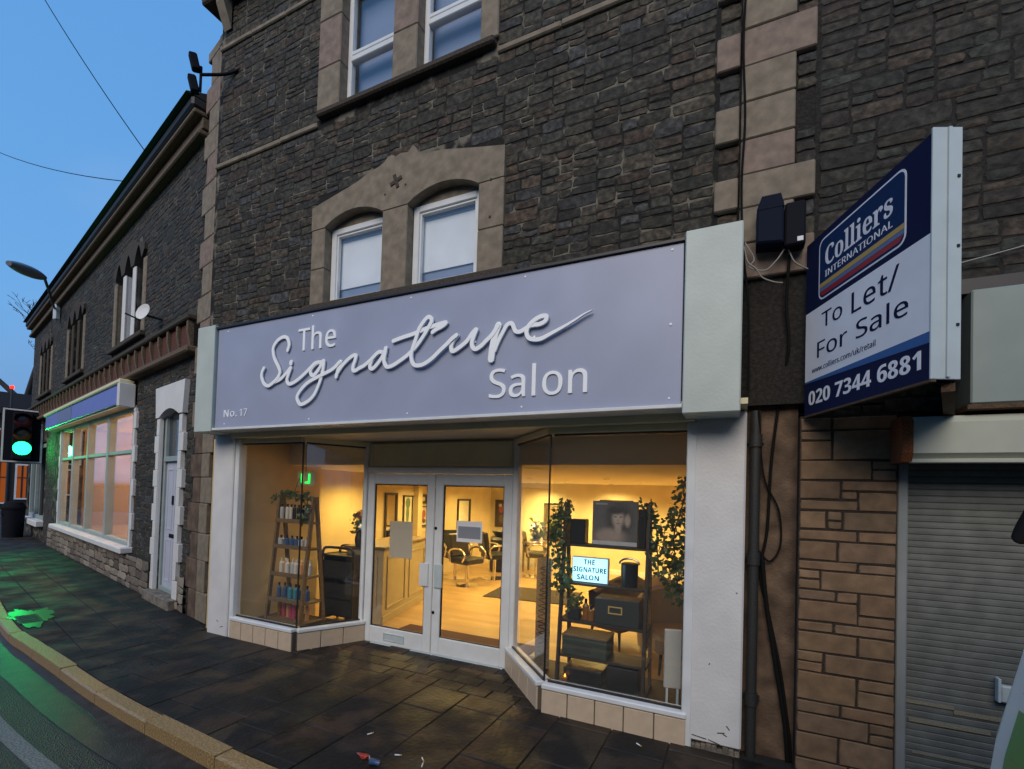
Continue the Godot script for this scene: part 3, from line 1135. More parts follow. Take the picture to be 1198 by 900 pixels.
# ---------------------------------------------------------------- corner building
func corner_building() -> void:
	var b := thing("corner_building", "long dark stone building with corbelled band and narrow arched windows beside the salon", "building", CORNER, BEND)
	var holes := [Rect2(-1.36, 0.12, 0.9, 2.9), Rect2(-9.55, 0.62, 6.62, 2.6), Rect2(-15.3, 0.55, 3.1, 2.45)]
	var lancets := []
	for gx in [-4.80, -9.66, -14.05]:
		for k in 3:
			lancets.append(gx + 0.16 + k * 0.66)
			holes.append(Rect2(gx + 0.16 + k * 0.66, 4.55, 0.46, 1.62))
	slab("wall", -15.7, 0.05, -0.1, 7.1, holes, -0.45, -0.03, M["mortar"], b)
	var blocked := [Rect2(-1.50, 0.0, 1.2, 3.28), Rect2(-10.7, 0.0, 7.85, 3.75), Rect2(-15.5, 0.0, 3.5, 3.1), Rect2(-15.8, 3.70, 15.9, 0.56)]
	for gx in [-4.80, -9.66, -14.05]:
		blocked.append(Rect2(gx, 4.4, 2.12, 1.75))
		blocked.append(Rect2(gx + 0.25, 6.15, 1.6, 0.2))
	var rects := bands(-15.65, 0.0, 0.0, 6.8, blocked, 0.22, 0.36, 0.13, 0.42, 0.06, 0.15)
	stones(b, rects, -0.03, M["rubble stone"], dark_tones, 250, 0.009, 0.011, "stone", Rect2(-4.5, 0, 4.5, 7))
	# rough pale plinth stones under the shop window
	var pl := bands(-10.7, -1.5, 0.0, 0.56, [], 0.18, 0.28, 0.25, 0.65, 0.09, 0.2)
	slab("plinth", -10.7, -1.5, -0.1, 0.55, [], -0.03, 0.05, M["dark joint"], b)
	stones(b, pl, 0.05, M["ashlar stone"], [Color(0.30, 0.25, 0.19), Color(0.24, 0.20, 0.15), Color(0.36, 0.31, 0.25), Color(0.20, 0.16, 0.12)], 60, 0.014, 0.02, "plinth_stone")
	pl = bands(-0.48, 0.0, 0.0, 0.5, [], 0.2, 0.28, 0.2, 0.4, 0.1, 0.2)
	stones(b, pl, 0.02, M["ashlar stone"], [Color(0.30, 0.25, 0.19), Color(0.36, 0.31, 0.25)], 10, 0.014, 0.02, "plinth_stone")
	# corbelled band: ledge, brackets with dark red panels between, lower moulding
	bx("ledge", Vector3(-15.9, 4.14, -0.05), Vector3(0.02, 4.22, 0.13), M["weathered sill"], b, 0.02)
	bx("band_backing", Vector3(-15.8, 3.78, -0.05), Vector3(0.0, 4.14, 0.03), M["dark joint"], b)
	bx("lower_moulding", Vector3(-15.85, 3.68, -0.05), Vector3(0.02, 3.775, 0.13), M["tan stone"], b, 0.025)
	var x := -0.06
	while x > -15.7:
		var g := G.new()
		g.prism(PackedVector2Array([Vector2(0.0, 0.0), Vector2(0.03, 0.0), Vector2(0.07, 0.2), Vector2(0.07, 0.35), Vector2(0.0, 0.35)]), -0.035, 0.035)
		var o := put("bracket", g, M["tan stone"], b)
		o.position = Vector3(x, 3.782, 0.03)
		o.rotation.y = -PI / 2
		bx("panel", Vector3(x - 0.37, 3.80, 0.03), Vector3(x - 0.06, 4.12, 0.058), M["brick"], b, 0.006)
		x -= 0.43
	# eaves
	var e := G.new()
	e.box(Vector3(-15.9, 6.80, -0.05), Vector3(0.02, 6.88, 0.10), 0.02)
	e.box(Vector3(-15.9, 6.90, -0.05), Vector3(0.02, 7.06, 0.05), 0.01)
	e.box(Vector3(-15.95, 7.07, -0.05), Vector3(0.02, 7.14, 0.16), 0.02)
	put("eaves_course", e, M["tan stone"], b)
	e = G.new()
	e.box(Vector3(-16.0, 7.15, -0.05), Vector3(0.02, 7.30, 0.19), 0.03)
	put("gutter", e, M["slate"], b)
	e = G.new()
	e.prism(PackedVector2Array([Vector2(0.26, 7.31), Vector2(-4.0, 9.3), Vector2(-4.0, 7.31)]), 0.0, 16.0)
	var rf := put("roof", e, M["slate"], b)
	rf.rotation.y = -PI / 2
	# lancet groups
	for gx in [-4.80, -9.66, -14.05]:
		var near: bool = gx > -5.0
		var hd := PackedVector2Array([Vector2(gx, 6.0)])
		for k in 3:
			var lx: float = gx + 0.16 + k * 0.66
			hd.append(Vector2(lx, 5.88))
			for q in 5:
				var t := float(q + 1) / 6
				hd.append(Vector2(lx + 0.46 * t, 5.88 + 0.30 * (1.0 - absf(2 * t - 1) ** 1.5)))
			hd.append(Vector2(lx + 0.46, 5.88))
		hd.append_array(PackedVector2Array([Vector2(gx + 2.10, 6.0), Vector2(gx + 2.10, 6.12), Vector2(gx + 1.55, 6.28), Vector2(gx + 1.05, 6.42), Vector2(gx + 0.55, 6.28), Vector2(gx, 6.12)]))
		var hg := G.new()
		hg.prism(hd, -0.25, 0.02)
		put("window_head", hg, M["weathered sill"], b)
		for k in 4:
			var px: float = gx + 0.0 + k * 0.66
			var g := G.new()
			g.box(Vector3(px, 4.52, -0.3), Vector3(px + 0.16 if k > 0 else px + 0.16, 5.87, 0.0), 0.02)
			put("window_shaft", g, M["dressed stone"] if k in [0, 3] else (M["painted white"] if near else M["weathered sill"]), b)
		bx("sill", Vector3(gx - 0.06, 4.42, -0.3), Vector3(gx + 2.20, 4.515, 0.06), M["weathered sill"], b, 0.015)
		for k in 3:
			var lx2: float = gx + 0.16 + k * 0.66
			var w := G.new()
			frame(w, lx2, lx2 + 0.5, 4.52, 6.18, 0.05, -0.34, -0.27, 0.006)
			w.box(Vector3(lx2 + 0.05, 5.30, -0.335), Vector3(lx2 + 0.45, 5.36, -0.26), 0.006)
			var wn := put("window", w, M["grey green frame"], b)
			for r in [[4.57, 5.30], [5.36, 6.13]]:
				bx("pane", Vector3(lx2 + 0.05, r[0], -0.31), Vector3(lx2 + 0.45, r[1], -0.304), M["dark glass"], wn)
	# white painted door with arched head and block jambs
	var dh := PackedVector2Array([Vector2(-1.52, 2.86), Vector2(-1.36, 2.86)])
	for q in 9:
		var t := float(q) / 8
		dh.append(Vector2(lerpf(-1.36, -0.46, t), 2.86 + 0.11 * sin(PI * t)))
	dh.append_array(PackedVector2Array([Vector2(-0.46, 2.86), Vector2(-0.30, 2.86), Vector2(-0.24, 3.34), Vector2(-1.58, 3.34)]))
	var dg := G.new()
	dg.prism(dh, -0.25, 0.04)
	put("door_head", dg, M["painted white"], b)
	for r in [[-1.40, -1.36], [-0.46, -0.42]]:
		bx("door_reveal", Vector3(r[0], 0.14, -0.40), Vector3(r[1], 2.87, 0.012), M["painted white"], b, 0.003)
	for s in [0, 1]:
		var y := 0.14
		var k := 0
		while y < 2.84:
			var h := minf(0.27, 2.855 - y)
			var wide := 0.20 if k % 2 == 0 else 0.12
			if s == 0:
				bx("door_jamb_block", Vector3(-1.361 - wide, y + 0.001, -0.1), Vector3(-1.362, y + h - 0.001, 0.03), M["painted white"], b, 0.006)
			else:
				bx("door_jamb_block", Vector3(-0.458, y + 0.001, -0.1), Vector3(-0.459 + wide, y + h - 0.001, 0.03), M["painted white"], b, 0.006)
			y += h
			k += 1
	bx("door_step", Vector3(-1.5, -0.05, -0.45), Vector3(-0.3, 0.14, 0.12), M["ashlar step"], b, 0.012)
	var df := G.new()
	frame(df, -1.36, -0.46, 0.14, 3.05, 0.07, -0.130, -0.050, 0.006)
	df.box(Vector3(-1.29, 2.16, -0.130), Vector3(-0.53, 2.24, -0.030), 0.006)
	var dfo := put("door_frame", df, M["grey green frame"], b)
	bx("fanlight", Vector3(-1.29, 2.24, -0.100), Vector3(-0.53, 2.98, -0.094), M["dark glass"], dfo)
	var dl := G.new()
	dl.box(Vector3(-1.285, 0.145, -0.120), Vector3(-0.535, 2.155, -0.080), 0.004)
	for r in [[-1.20, -0.95, 0.3, 0.95], [-0.87, -0.62, 0.3, 0.95], [-1.20, -0.95, 1.1, 2.05], [-0.87, -0.62, 1.1, 2.05]]:
		frame(dl, r[0], r[1], r[2], r[3], 0.025, -0.082, -0.072, 0.004)
	var door := put("door", dl, M["pale blue door"], b)
	bx("door_knocker", Vector3(-0.955, 1.49, -0.081), Vector3(-0.865, 1.63, -0.065), M["black plastic"], door, 0.012)
	bx("letterbox", Vector3(-1.03, 0.98, -0.082), Vector3(-0.79, 1.04, -0.070), M["black plastic"], door, 0.004)
	var kn := G.new()
	kn.tube([Vector3(-0.62, 1.0, -0.082), Vector3(-0.62, 1.0, -0.040)], [0.012, 0.025], 10)
	put("knob", kn, M["black plastic"], door)
	# shop window of the corner building
	var sw := G.new()
	var xs := [-9.55, -8.15, -6.55, -4.75, -2.93]
	for k in xs.size():
		sw.box(Vector3(xs[k] - 0.06, 0.68, -0.14), Vector3(xs[k] + 0.06, 3.18, 0.0), 0.01)
	for k in xs.size() - 1:
		for y in [[0.68, 0.75], [2.35, 2.42], [3.10, 3.18]]:
			sw.box(Vector3(xs[k] + 0.062, y[0], -0.13), Vector3(xs[k + 1] - 0.062, y[1], -0.01), 0.008)
	var swo := put("shop_window", sw, M["grey green frame"], b)
	for k in xs.size() - 1:
		for r in [[0.75, 2.35], [2.42, 3.10]]:
			bx("pane", Vector3(xs[k] + 0.06, r[0], -0.07), Vector3(xs[k + 1] - 0.06, r[1], -0.064), M["glass"], swo)
	bx("window_sill", Vector3(-9.75, 0.56, -0.3), Vector3(-2.75, 0.675, 0.16), M["painted white"], b, 0.02)
	var y2 := 0.68
	var k2 := 0
	while y2 < 3.15:
		var wd := 0.14 if k2 % 2 else 0.07
		bx("window_jamb_block", Vector3(-2.87, y2 + 0.001, -0.3), Vector3(-2.87 + wd, minf(y2 + 0.3, 3.15) - 0.001, 0.02), M["painted white"], b, 0.008)
		bx("window_jamb_block", Vector3(-9.62 - wd, y2 + 0.001, -0.3), Vector3(-9.62, minf(y2 + 0.3, 3.15) - 0.001, 0.02), M["painted white"], b, 0.008)
		y2 += 0.3
		k2 += 1
	bx("soffit", Vector3(-10.6, 3.185, -0.44), Vector3(-2.9, 3.215, 0.16), M["cream"], b)
	# shop name board
	bx("name_board", Vector3(-10.68, 3.22, 0.02), Vector3(-3.02, 3.575, 0.20), M["blue sign"], b, 0.01)
	bx("name_patch", Vector3(-8.9, 3.25, 0.201), Vector3(-7.2, 3.55, 0.205), M["blue sign pale"], b)
	bx("board_cornice", Vector3(-10.8, 3.58, 0.0), Vector3(-2.95, 3.66, 0.235), M["cream"], b, 0.025)
	bx("board_end", Vector3(-3.015, 3.16, 0.0), Vector3(-2.88, 3.58, 0.24), M["painted white"], b, 0.01)
	# room behind that window
	var rm := G.new()
	rm.box(Vector3(-9.8, 0.3, -2.6), Vector3(-2.6, 3.4, -2.5))
	rm.box(Vector3(-9.8, 0.3, -2.5), Vector3(-9.7, 3.4, -0.45))
	rm.box(Vector3(-2.7, 0.3, -2.5), Vector3(-2.6, 3.4, -0.45))
	rm.box(Vector3(-9.8, 3.24, -2.5), Vector3(-2.6, 3.4, -0.45))
	rm.box(Vector3(-9.8, 0.3, -2.5), Vector3(-2.6, 0.6, -0.45))
	put("shop_room", rm, M["wall gold"], b)
	# second shop window, far end
	var fw := G.new()
	frame(fw, -15.25, -12.25, 0.6, 2.95, 0.12, -0.2, -0.05, 0.01)
	for xx in [-14.2, -13.2]:
		fw.box(Vector3(xx - 0.05, 0.72, -0.19), Vector3(xx + 0.05, 2.83, -0.06), 0.008)
	var fwo := put("shop_window", fw, M["grey green frame"], b)
	for r in [[-15.13, -14.25], [-14.15, -13.25], [-13.15, -12.37]]:
		bx("pane", Vector3(r[0], 0.72, -0.13), Vector3(r[1], 2.83, -0.124), M["dark glass"], fwo)
	bx("room_back", Vector3(-15.3, 0.5, -1.2), Vector3(-12.2, 3.0, -1.1), M["wall gold"], fwo)
	bx("window_sill", Vector3(-15.4, 0.42, -0.2), Vector3(-12.1, 0.595, 0.14), M["painted white"], b, 0.02)
	# end and back walls, roof closed
	var sh := G.new()
	sh.box(Vector3(-15.7, -0.1, -8.0), Vector3(-15.4, 7.1, -0.45))
	sh.box(Vector3(-15.7, -0.1, -8.3), Vector3(0.05, 7.1, -8.0))
	put("rear_wall", sh, M["mortar"], b)
	bx("upper_floor", Vector3(-15.4, 3.45, -8.0), Vector3(0.0, 3.65, -0.45), M["plaster"], b)
	# warm light and goods in that shop
	var cx := -6.2
	for k in 3:
		var lx := -8.4 + 2.2 * k
		var lo := corner_point(lx, -1.3)
		var lamp := thing("pendant_lamp", "small warm pendant lamp inside the shop with blue name board", "lamp", Vector3(lo.x, 0, lo.y), 0.0, "pendant lamps in the corner shop")
		var g := G.new()
		g.tube([Vector3(0, 3.23, 0), Vector3(0, 2.85, 0)], 0.01, 6)
		put("cord", g, M["cable"], lamp)
		g = G.new()
		g.lathe([Vector2(0.0, 2.72), Vector2(0.06, 2.74), Vector2(0.07, 2.80), Vector2(0.0, 2.87)], 12, Vector3.ZERO)
		put("bulb", g, M["lamp warm"], lamp)
		var l := OmniLight3D.new()
		l.name = "lamp_light"
		l.light_color = Color(1.0, 0.70, 0.36)
		l.light_energy = 1.3
		l.light_size = 0.07
		l.omni_range = 12.0
		l.omni_attenuation = 2.0
		l.shadow_enabled = true
		l.position = Vector3(0, 2.66, 0)
		lamp.add_child(l)
	var rack_labels := ["dark shelving unit with goods behind the corner shop window", "low pale display plinth behind the corner shop window", "tall brown display stand behind the corner shop window"]
	var racks := [[-7.3, -1.9, 1.1, 1.7, "dark wood"], [-3.7, -1.0, 0.7, 1.0, "heater"], [-5.4, -1.6, 0.8, 2.0, "pine"]]
	for k in 3:
		var r: Array = racks[k]
		var pos := corner_point(r[0], r[1])
		var t := thing("display_stand", rack_labels[k], "display stand", Vector3(pos.x, 0.6, pos.y), BEND)
		for y in [0.02, r[3] * 0.35, r[3] * 0.68, r[3]]:
			bx("shelf", Vector3(-r[2] * 0.5, y - 0.02, -0.2), Vector3(r[2] * 0.5, y + 0.015, 0.2), M[r[4]], t)
		for sx in [-1, 1]:
			bx("side", Vector3(sx * r[2] * 0.5 - 0.02, 0.0, -0.2), Vector3(sx * r[2] * 0.5 + 0.02, r[3] + 0.05, 0.2), M[r[4]], t)
		var names := ["bottle pink", "bottle white", "bottle teal", "bottle amber", "bottle peach"]
		for y in [0.04, r[3] * 0.35 + 0.018, r[3] * 0.68 + 0.018]:
			var gx: float = -r[2] * 0.5 + 0.06
			while gx < r[2] * 0.5 - 0.14:
				var w := rng.randf_range(0.08, 0.16)
				bx("goods", Vector3(gx, y, -0.1), Vector3(gx + w, y + rng.randf_range(0.1, 0.24), 0.12), M[names[rng.randi() % 5]], t, 0.01)
				gx += w + 0.03

# ---------------------------------------------------------------- neighbour on the right
func neighbour_building() -> void:
	var b := thing("neighbour_building", "dark rubble stone building above the roller shutter", "building")
	slab("wall", 0.45, 6.0, 2.3, 8.3, [], -0.5, -0.07, M["dark joint"], b)
	var rects := bands(0.47, 5.9, 2.4, 7.2, [], 0.22, 0.36, 0.12, 0.42, 0.055, 0.145)
	stones(b, rects, -0.07, M["rubble stone"], [Color(0.066, 0.060, 0.044), Color(0.056, 0.052, 0.040), Color(0.074, 0.062, 0.044), Color(0.058, 0.062, 0.048), Color(0.08, 0.06, 0.042)], 200, 0.008, 0.010, "stone", Rect2(0.45, 3.0, 1.8, 3.2))
	# sandstone pier beside the shutter, cut in irregular courses with raked dark joints
	bx("pier", Vector3(0.385, -0.1, -0.4), Vector3(0.925, 2.40, -0.03), M["pier joint"], b)
	var p := []
	for q in [[172,250,38,72],[250,402,38,72],[172,252,72,97],[172,252,97,148],[252,402,72,148],[172,345,148,199],[345,402,148,172],[345,402,172,199],[172,274,199,248],[274,402,199,226],[274,314,226,248],[314,402,226,276],[172,314,248,276],[172,241,276,324],[241,279,276,300],[241,279,300,324],[279,402,276,324],[172,314,324,352],[314,402,324,352],[172,267,352,403],[267,402,352,403],[172,316,403,427],[316,402,403,427],[172,228,427,450],[172,228,450,477],[228,402,427,477],[172,266,477,503],[266,317,477,503],[317,402,477,530],[172,317,503,556],[317,402,530,556],[172,261,556,582],[261,402,556,582],[172,318,582,632],[318,402,582,632],[172,238,632,658],[172,238,658,683],[238,402,632,683],[172,317,683,755],[317,402,683,712],[317,402,712,755],[172,280,755,786],[280,402,755,786],[172,345,786,836],[345,402,786,811],[345,402,811,836],[172,276,836,900],[276,402,836,900],[172,300,900,936],[300,402,900,936]]:
		var x0: float = 0.385 + 0.54 * (q[0] - 172) / 230.0
		var x1: float = 0.385 + 0.54 * (q[1] - 172) / 230.0
		p.append(Rect2(x0, 2.4897 - 0.00266 * q[3], x1 - x0, 0.00266 * (q[3] - q[2])))
	stones(b, p, -0.03, M["ashlar stone"], [Color(0.285, 0.175, 0.095), Color(0.26, 0.163, 0.088), Color(0.305, 0.193, 0.105), Color(0.268, 0.172, 0.10)], 80, 0.010, 0.0035, "pier_block")
	# rendered strip between the two shops
	bx("rendered_strip", Vector3(0.02, -0.1, -0.5), Vector3(0.384, 2.85, -0.15), M["render"], b)
	var sh := G.new()
	sh.box(Vector3(5.8, -0.1, -8.0), Vector3(6.0, 8.3, -0.5))
	sh.box(Vector3(0.2, -0.1, -8.2), Vector3(6.0, 8.3, -8.0))
	sh.box(Vector3(0.45, 8.1, -8.0), Vector3(5.8, 8.3, -0.5))
	put("rear_wall", sh, M["dark joint"], b)
	bx("far_pier", Vector3(4.2, -0.1, -0.5), Vector3(6.0, 2.35, -0.03), M["tan stone"], b)
	# roller shutter
	var s := thing("roller_shutter", "grey ribbed roller shutter lowered beside the sandstone pier", "shutter", Vector3(0.93, 0, 0))
	var y := 0.06
	var slat := G.new()
	var pr := PackedVector2Array()
	for q in [[-0.004, 0.0003], [0.001, 0.0003], [0.0045, 0.005], [0.0055, 0.020], [0.0045, 0.036], [0.0005, 0.0403], [-0.004, 0.0403]]:
		pr.append(Vector2(q[0], q[1]))
	slat.prism(pr, -3.2, -0.05)
	var sm := slat.mesh()
	while y < 2.08:
		var o := put("slat", sm, M["shutter steel"], s)
		o.rotation.y = -PI / 2
		o.position = Vector3(0, y, -0.10)
		y += 0.0412
	bx("bottom_rail", Vector3(0.05, 0.0, -0.11), Vector3(3.2, 0.058, -0.07), M["shutter steel"], s, 0.006)
	for q in [[0.0, 0.058], [3.19, 3.25]]:
		var gd := G.new()
		gd.box(Vector3(q[0], 0.0, -0.14), Vector3(q[1], 2.08, -0.055), 0.008)
		put("guide_rail", gd, M["shutter guide"], s)
	var hb := G.new()
	hb.prism(PackedVector2Array([Vector2(-0.14, 2.09), Vector2(0.17, 2.09), Vector2(0.20, 2.12), Vector2(0.20, 2.30), Vector2(0.17, 2.34), Vector2(-0.14, 2.34)]), -3.27, -0.01)
	var hbo := put("shutter_box", hb, M["shutter box"], s)
	hbo.rotation.y = -PI / 2
	bx("box_lip", Vector3(0.0, 2.062, 0.15), Vector3(3.27, 2.088, 0.19), M["shutter box"], s, 0.005)
	var re := G.new()
	re.prism(PackedVector2Array([Vector2(-0.14, 2.07), Vector2(0.19, 2.07), Vector2(0.215, 2.12), Vector2(0.215, 2.31), Vector2(0.18, 2.345), Vector2(-0.14, 2.345)]), -0.009, 0.045)
	var reo := put("end_plate", re, M["rust"], s, "rusty orange end plate of the shutter box")
	reo.rotation.y = -PI / 2
	bx("lock_box", Vector3(0.50, 0.66, -0.085), Vector3(0.60, 0.76, -0.045), M["aluminium"], s, 0.008)
	bx("lock_hasp", Vector3(0.485, 0.66, -0.085), Vector3(0.50, 0.80, -0.04), M["aluminium"], s, 0.004)
	var sc := G.new()
	for q in [[0.08, 0.47, 0.43, 0.452], [0.30, 0.56, 0.52, 0.545], [0.06, 0.30, 0.545, 0.565], [0.10, 0.75, 0.235, 0.245]]:
		sc.box(Vector3(q[0], q[2] + 0.012, -0.098), Vector3(q[1], q[3] + 0.012, -0.0875))
	put("pale_scrape", sc, M["scrape"], s)
	# blank pale name board above the shutter
	var f := thing("blank_name_board", "blank pale grey name board above the roller shutter", "sign", Vector3(1.2, 0, 0))
	bx("panel", Vector3(0.0, 2.40, -0.05), Vector3(3.0, 3.06, 0.20), M["old board"], f, 0.008)
	bx("base_trim", Vector3(-0.02, 2.365, -0.05), Vector3(3.02, 2.395, 0.215), M["rusty timber"], f, 0.004)
	bx("top_flashing", Vector3(-0.2, 3.065, -0.06), Vector3(3.02, 3.16, 0.12), M["black trim"], f, 0.004)

# ---------------------------------------------------------------- shopfront
# a pane or bar standing on a line between two floor points
func wallbox(called: String, a: Vector2, b: Vector2, y0: float, y1: float, thick: float, m: Material, parent: Node3D, off := 0.0, bevel := 0.0) -> MeshInstance3D:
	var d := (b - a)
	var l := d.length()
	var g := G.new()
	var ang := atan2(-d.y, d.x)
	g.xf = Transform3D(Basis(Vector3.UP, ang), Vector3(a.x, 0, a.y))
	g.box(Vector3(0, y0, off - thick * 0.5), Vector3(l, y1, off + thick * 0.5), bevel)
	return put(called, g, m, parent)

func shopfront() -> void:
	var s := thing("salon_shopfront", "glazed salon shopfront with white double doors between two splayed display windows", "shopfront")
	# pilasters
	var pl := G.new()
	pl.box(Vector3(-5.90, -0.05, -0.3), Vector3(-5.53, 2.50, 0.0), 0.012)
	put("pilaster", pl, M["painted white"], s)
	pl = G.new()
	pl.box(Vector3(-0.29, 0.05, -0.3), Vector3(0.055, 2.45, 0.0), 0.012)
	put("pilaster", pl, M["painted white"], s)
	# broken plaster foot of the right pilaster
	var foot := G.new()
	for k in 9:
		var x := -0.285 + k * 0.037
		foot.box(Vector3(x, -0.05, -0.29), Vector3(x + 0.036, rng.randf_range(0.02, 0.049), rng.randf_range(-0.03, -0.004)), 0.006)
	put("broken_foot", foot, M["ashlar step"], s, "crumbling plaster foot of the pilaster")
	for q in [[-0.03, 0.19, 0.035, -0.9], [-0.075, 0.145, 0.05, 0.2], [-0.05, 0.135, 0.03, -0.4], [-0.16, 0.62, 0.012, 1.0], [0.01, 1.15, 0.010, 0.3], [-0.22, 0.085, 0.10, -0.12], [-0.12, 0.07, 0.08, -0.25], [-5.70, 0.16, 0.04, -0.5], [-5.62, 0.10, 0.06, 0.3]]:
		var sc := G.new()
		var dv: Vector3 = Vector3(cos(q[3]), sin(q[3]), 0) * q[2] * 0.5
		sc.bar(Vector3(q[0], q[1], 0.0008) - dv, Vector3(q[0], q[1], 0.0008) + dv, 0.007, 0.002, Vector3.BACK)
		put("paint_chip", sc, M["weathered sill"], s)
	# soffit of the entrance and the beam behind the fascia
	bx("soffit", Vector3(-5.90, 2.46, -0.70), Vector3(0.055, 2.50, 0.23), M["cream"], s)
	bx("soffit_beam", Vector3(-5.53, 2.385, -0.035), Vector3(-0.29, 2.455, 0.045), M["cream"], s, 0.006)
	# plan points of the glass line
	var P := [Vector2(-5.50, -0.08), Vector2(-4.44, -0.08), Vector2(-4.08, -0.745), Vector2(-2.09, -0.745), Vector2(-1.45, -0.05), Vector2(-0.31, -0.05)]
	# tiled stall risers and sills under the glass
	for seg in [[0, 1], [1, 2], [3, 4], [4, 5]]:
		var a: Vector2 = P[seg[0]]
		var b: Vector2 = P[seg[1]]
		var d := (b - a).normalized()
		var nrm := Vector2(-d.y, d.x)
		if nrm.y < 0.0:
			nrm = -nrm
		var riser := wallbox("stall_riser", a, b, -0.05, 0.19, 0.10, M["tile joint"], s)
		var n := int(round(a.distance_to(b) / 0.235))
		var ang := atan2(-(b - a).y, (b - a).x)
		var side := 1.0 if nrm.dot(Vector2(-(b - a).y, (b - a).x)) > 0.0 else -1.0
		for k in n:
			var l := a.distance_to(b)
			var g := G.new()
			g.xf = Transform3D(Basis(Vector3.UP, ang), Vector3(a.x, 0, a.y))
			g.box(Vector3(l * k / n + 0.004, -0.04, side * 0.05), Vector3(l * (k + 1) / n - 0.004, 0.185, side * 0.066), 0.004)
			put("tile", g, M["tile"], riser)
		wallbox("sill", a, b, 0.192, 0.235, 0.15, M["white frame"], s, 0.0, 0.008)
		wallbox("head_bar", a, b, 2.33, 2.384, 0.06, M["cream"], s, 0.0, 0.005)
		var inset := d * 0.035
		wallbox("window_pane", a + inset, b - inset * 0.4, 0.236, 2.33, 0.010, M["glass"], s)
		wallbox("sealing_strip", a + inset, b - inset * 0.4, 0.236, 0.252, 0.022, M["black trim"], s)
		wallbox("sealing_strip", a + inset, b - inset * 0.4, 2.312, 2.329, 0.022, M["black trim"], s)
	# posts
	for q in [[P[0], 0.06], [P[5], 0.06]]:
		var p: Vector2 = q[0]
		bx("post", Vector3(p.x - 0.035, -0.03, p.y - 0.05), Vector3(p.x + 0.035, 2.384, p.y + 0.055), M["white frame"], s, 0.008)
	bx("post", Vector3(-4.125, -0.03, -0.80), Vector3(-4.065, 2.42, -0.70), M["white frame"], s, 0.008)
	bx("post", Vector3(-2.105, -0.03, -0.80), Vector3(-2.045, 2.42, -0.70), M["white frame"], s, 0.008)
	for q in [P[1], P[4]]:
		bx("glass_joint", Vector3(q.x - 0.006, 0.237, q.y - 0.007), Vector3(q.x + 0.006, 2.329, q.y + 0.007), M["black trim"], s)
	# transom and the panel over the doors
	bx("transom", Vector3(-4.064, 2.015, -0.79), Vector3(-2.106, 2.085, -0.705), M["white frame"], s, 0.008)
	bx("over_panel", Vector3(-4.064, 2.086, -0.77), Vector3(-2.106, 2.37, -0.735), M["cream"], s)
	var fr := G.new()
	frame(fr, -4.03, -2.14, 2.095, 2.365, 0.03, -0.736, -0.722, 0.004)
	put("panel_moulding", fr, M["cream"], s)
	# double doors
	for k in 2:
		var x0: float = [-4.06, -3.075][k]
		var x1: float = [-3.085, -2.11][k]
		var g := G.new()
		var st := 0.105
		g.box(Vector3(x0, 0.0, -0.775), Vector3(x0 + st, 2.01, -0.72), 0.008)
		g.box(Vector3(x1 - st, 0.0, -0.775), Vector3(x1, 2.01, -0.72), 0.008)
		g.box(Vector3(x0 + st, 0.0, -0.775), Vector3(x1 - st, 0.19, -0.72), 0.008)
		g.box(Vector3(x0 + st, 1.885, -0.775), Vector3(x1 - st, 2.01, -0.72), 0.008)
		var door := put("door", g, M["white frame"], s)
		bx("pane", Vector3(x0 + st - 0.01, 0.185, -0.75), Vector3(x1 - st + 0.01, 1.89, -0.742), M["glass"], door)
		var bd := G.new()
		frame(bd, x0 + st - 0.001, x1 - st + 0.001, 0.189, 1.886, 0.012, -0.756, -0.733, 0.003)
		put("glazing_bead", bd, M["black trim"], door)
		if k == 0:
			bx("handle_plate", Vector3(x1 - 0.165, 0.74, -0.722), Vector3(x1 - 0.045, 1.0, -0.70), M["white frame"], door, 0.006)
			var lb := G.new()
			frame(lb, -3.74, -3.44, 0.045, 0.135, 0.012, -0.724, -0.708, 0.003)
			lb.box(Vector3(-3.727, 0.058, -0.722), Vector3(-3.453, 0.122, -0.714))
			put("letterbox", lb, M["aluminium"], door)
		else:
			bx("handle_plate", Vector3(x0 + 0.03, 0.74, -0.722), Vector3(x0 + 0.13, 1.0, -0.70), M["aluminium"], door, 0.006)
			for y in [1.40, 0.46]:
				var lk := G.new()
				lk.xf = Transform3D(Basis(Vector3.RIGHT, PI / 2), Vector3(x0 + 0.022, y, -0.722))
				lk.lathe([Vector2(0.018, 0.0), Vector2(0.018, 0.008), Vector2(0.0, 0.010)], 12, Vector3.ZERO)
				put("lock", lk, M["black plastic"], door)
	bx("threshold", Vector3(-4.06, -0.03, -0.82), Vector3(-2.11, 0.0, -0.69), M["aluminium"], s, 0.004)
	# notices taped to the door glass
	var n1 := thing("paper_notice", "plain cream sheet taped inside the left salon door", "notice")
	bx("sheet", Vector3(-3.73, 1.02, -0.7595), Vector3(-3.40, 1.45, -0.7575), M["thin paper"], n1)
	var n2 := thing("paper_notice", "small pale notice with a grey panel taped to the right salon door", "notice")
	bx("sheet", Vector3(-2.79, 1.27, -0.741), Vector3(-2.47, 1.50, -0.739), M["paper"], n2)
	bx("printed_panel", Vector3(-2.77, 1.31, -0.739), Vector3(-2.49, 1.44, -0.7375), M["print grey"], n2)

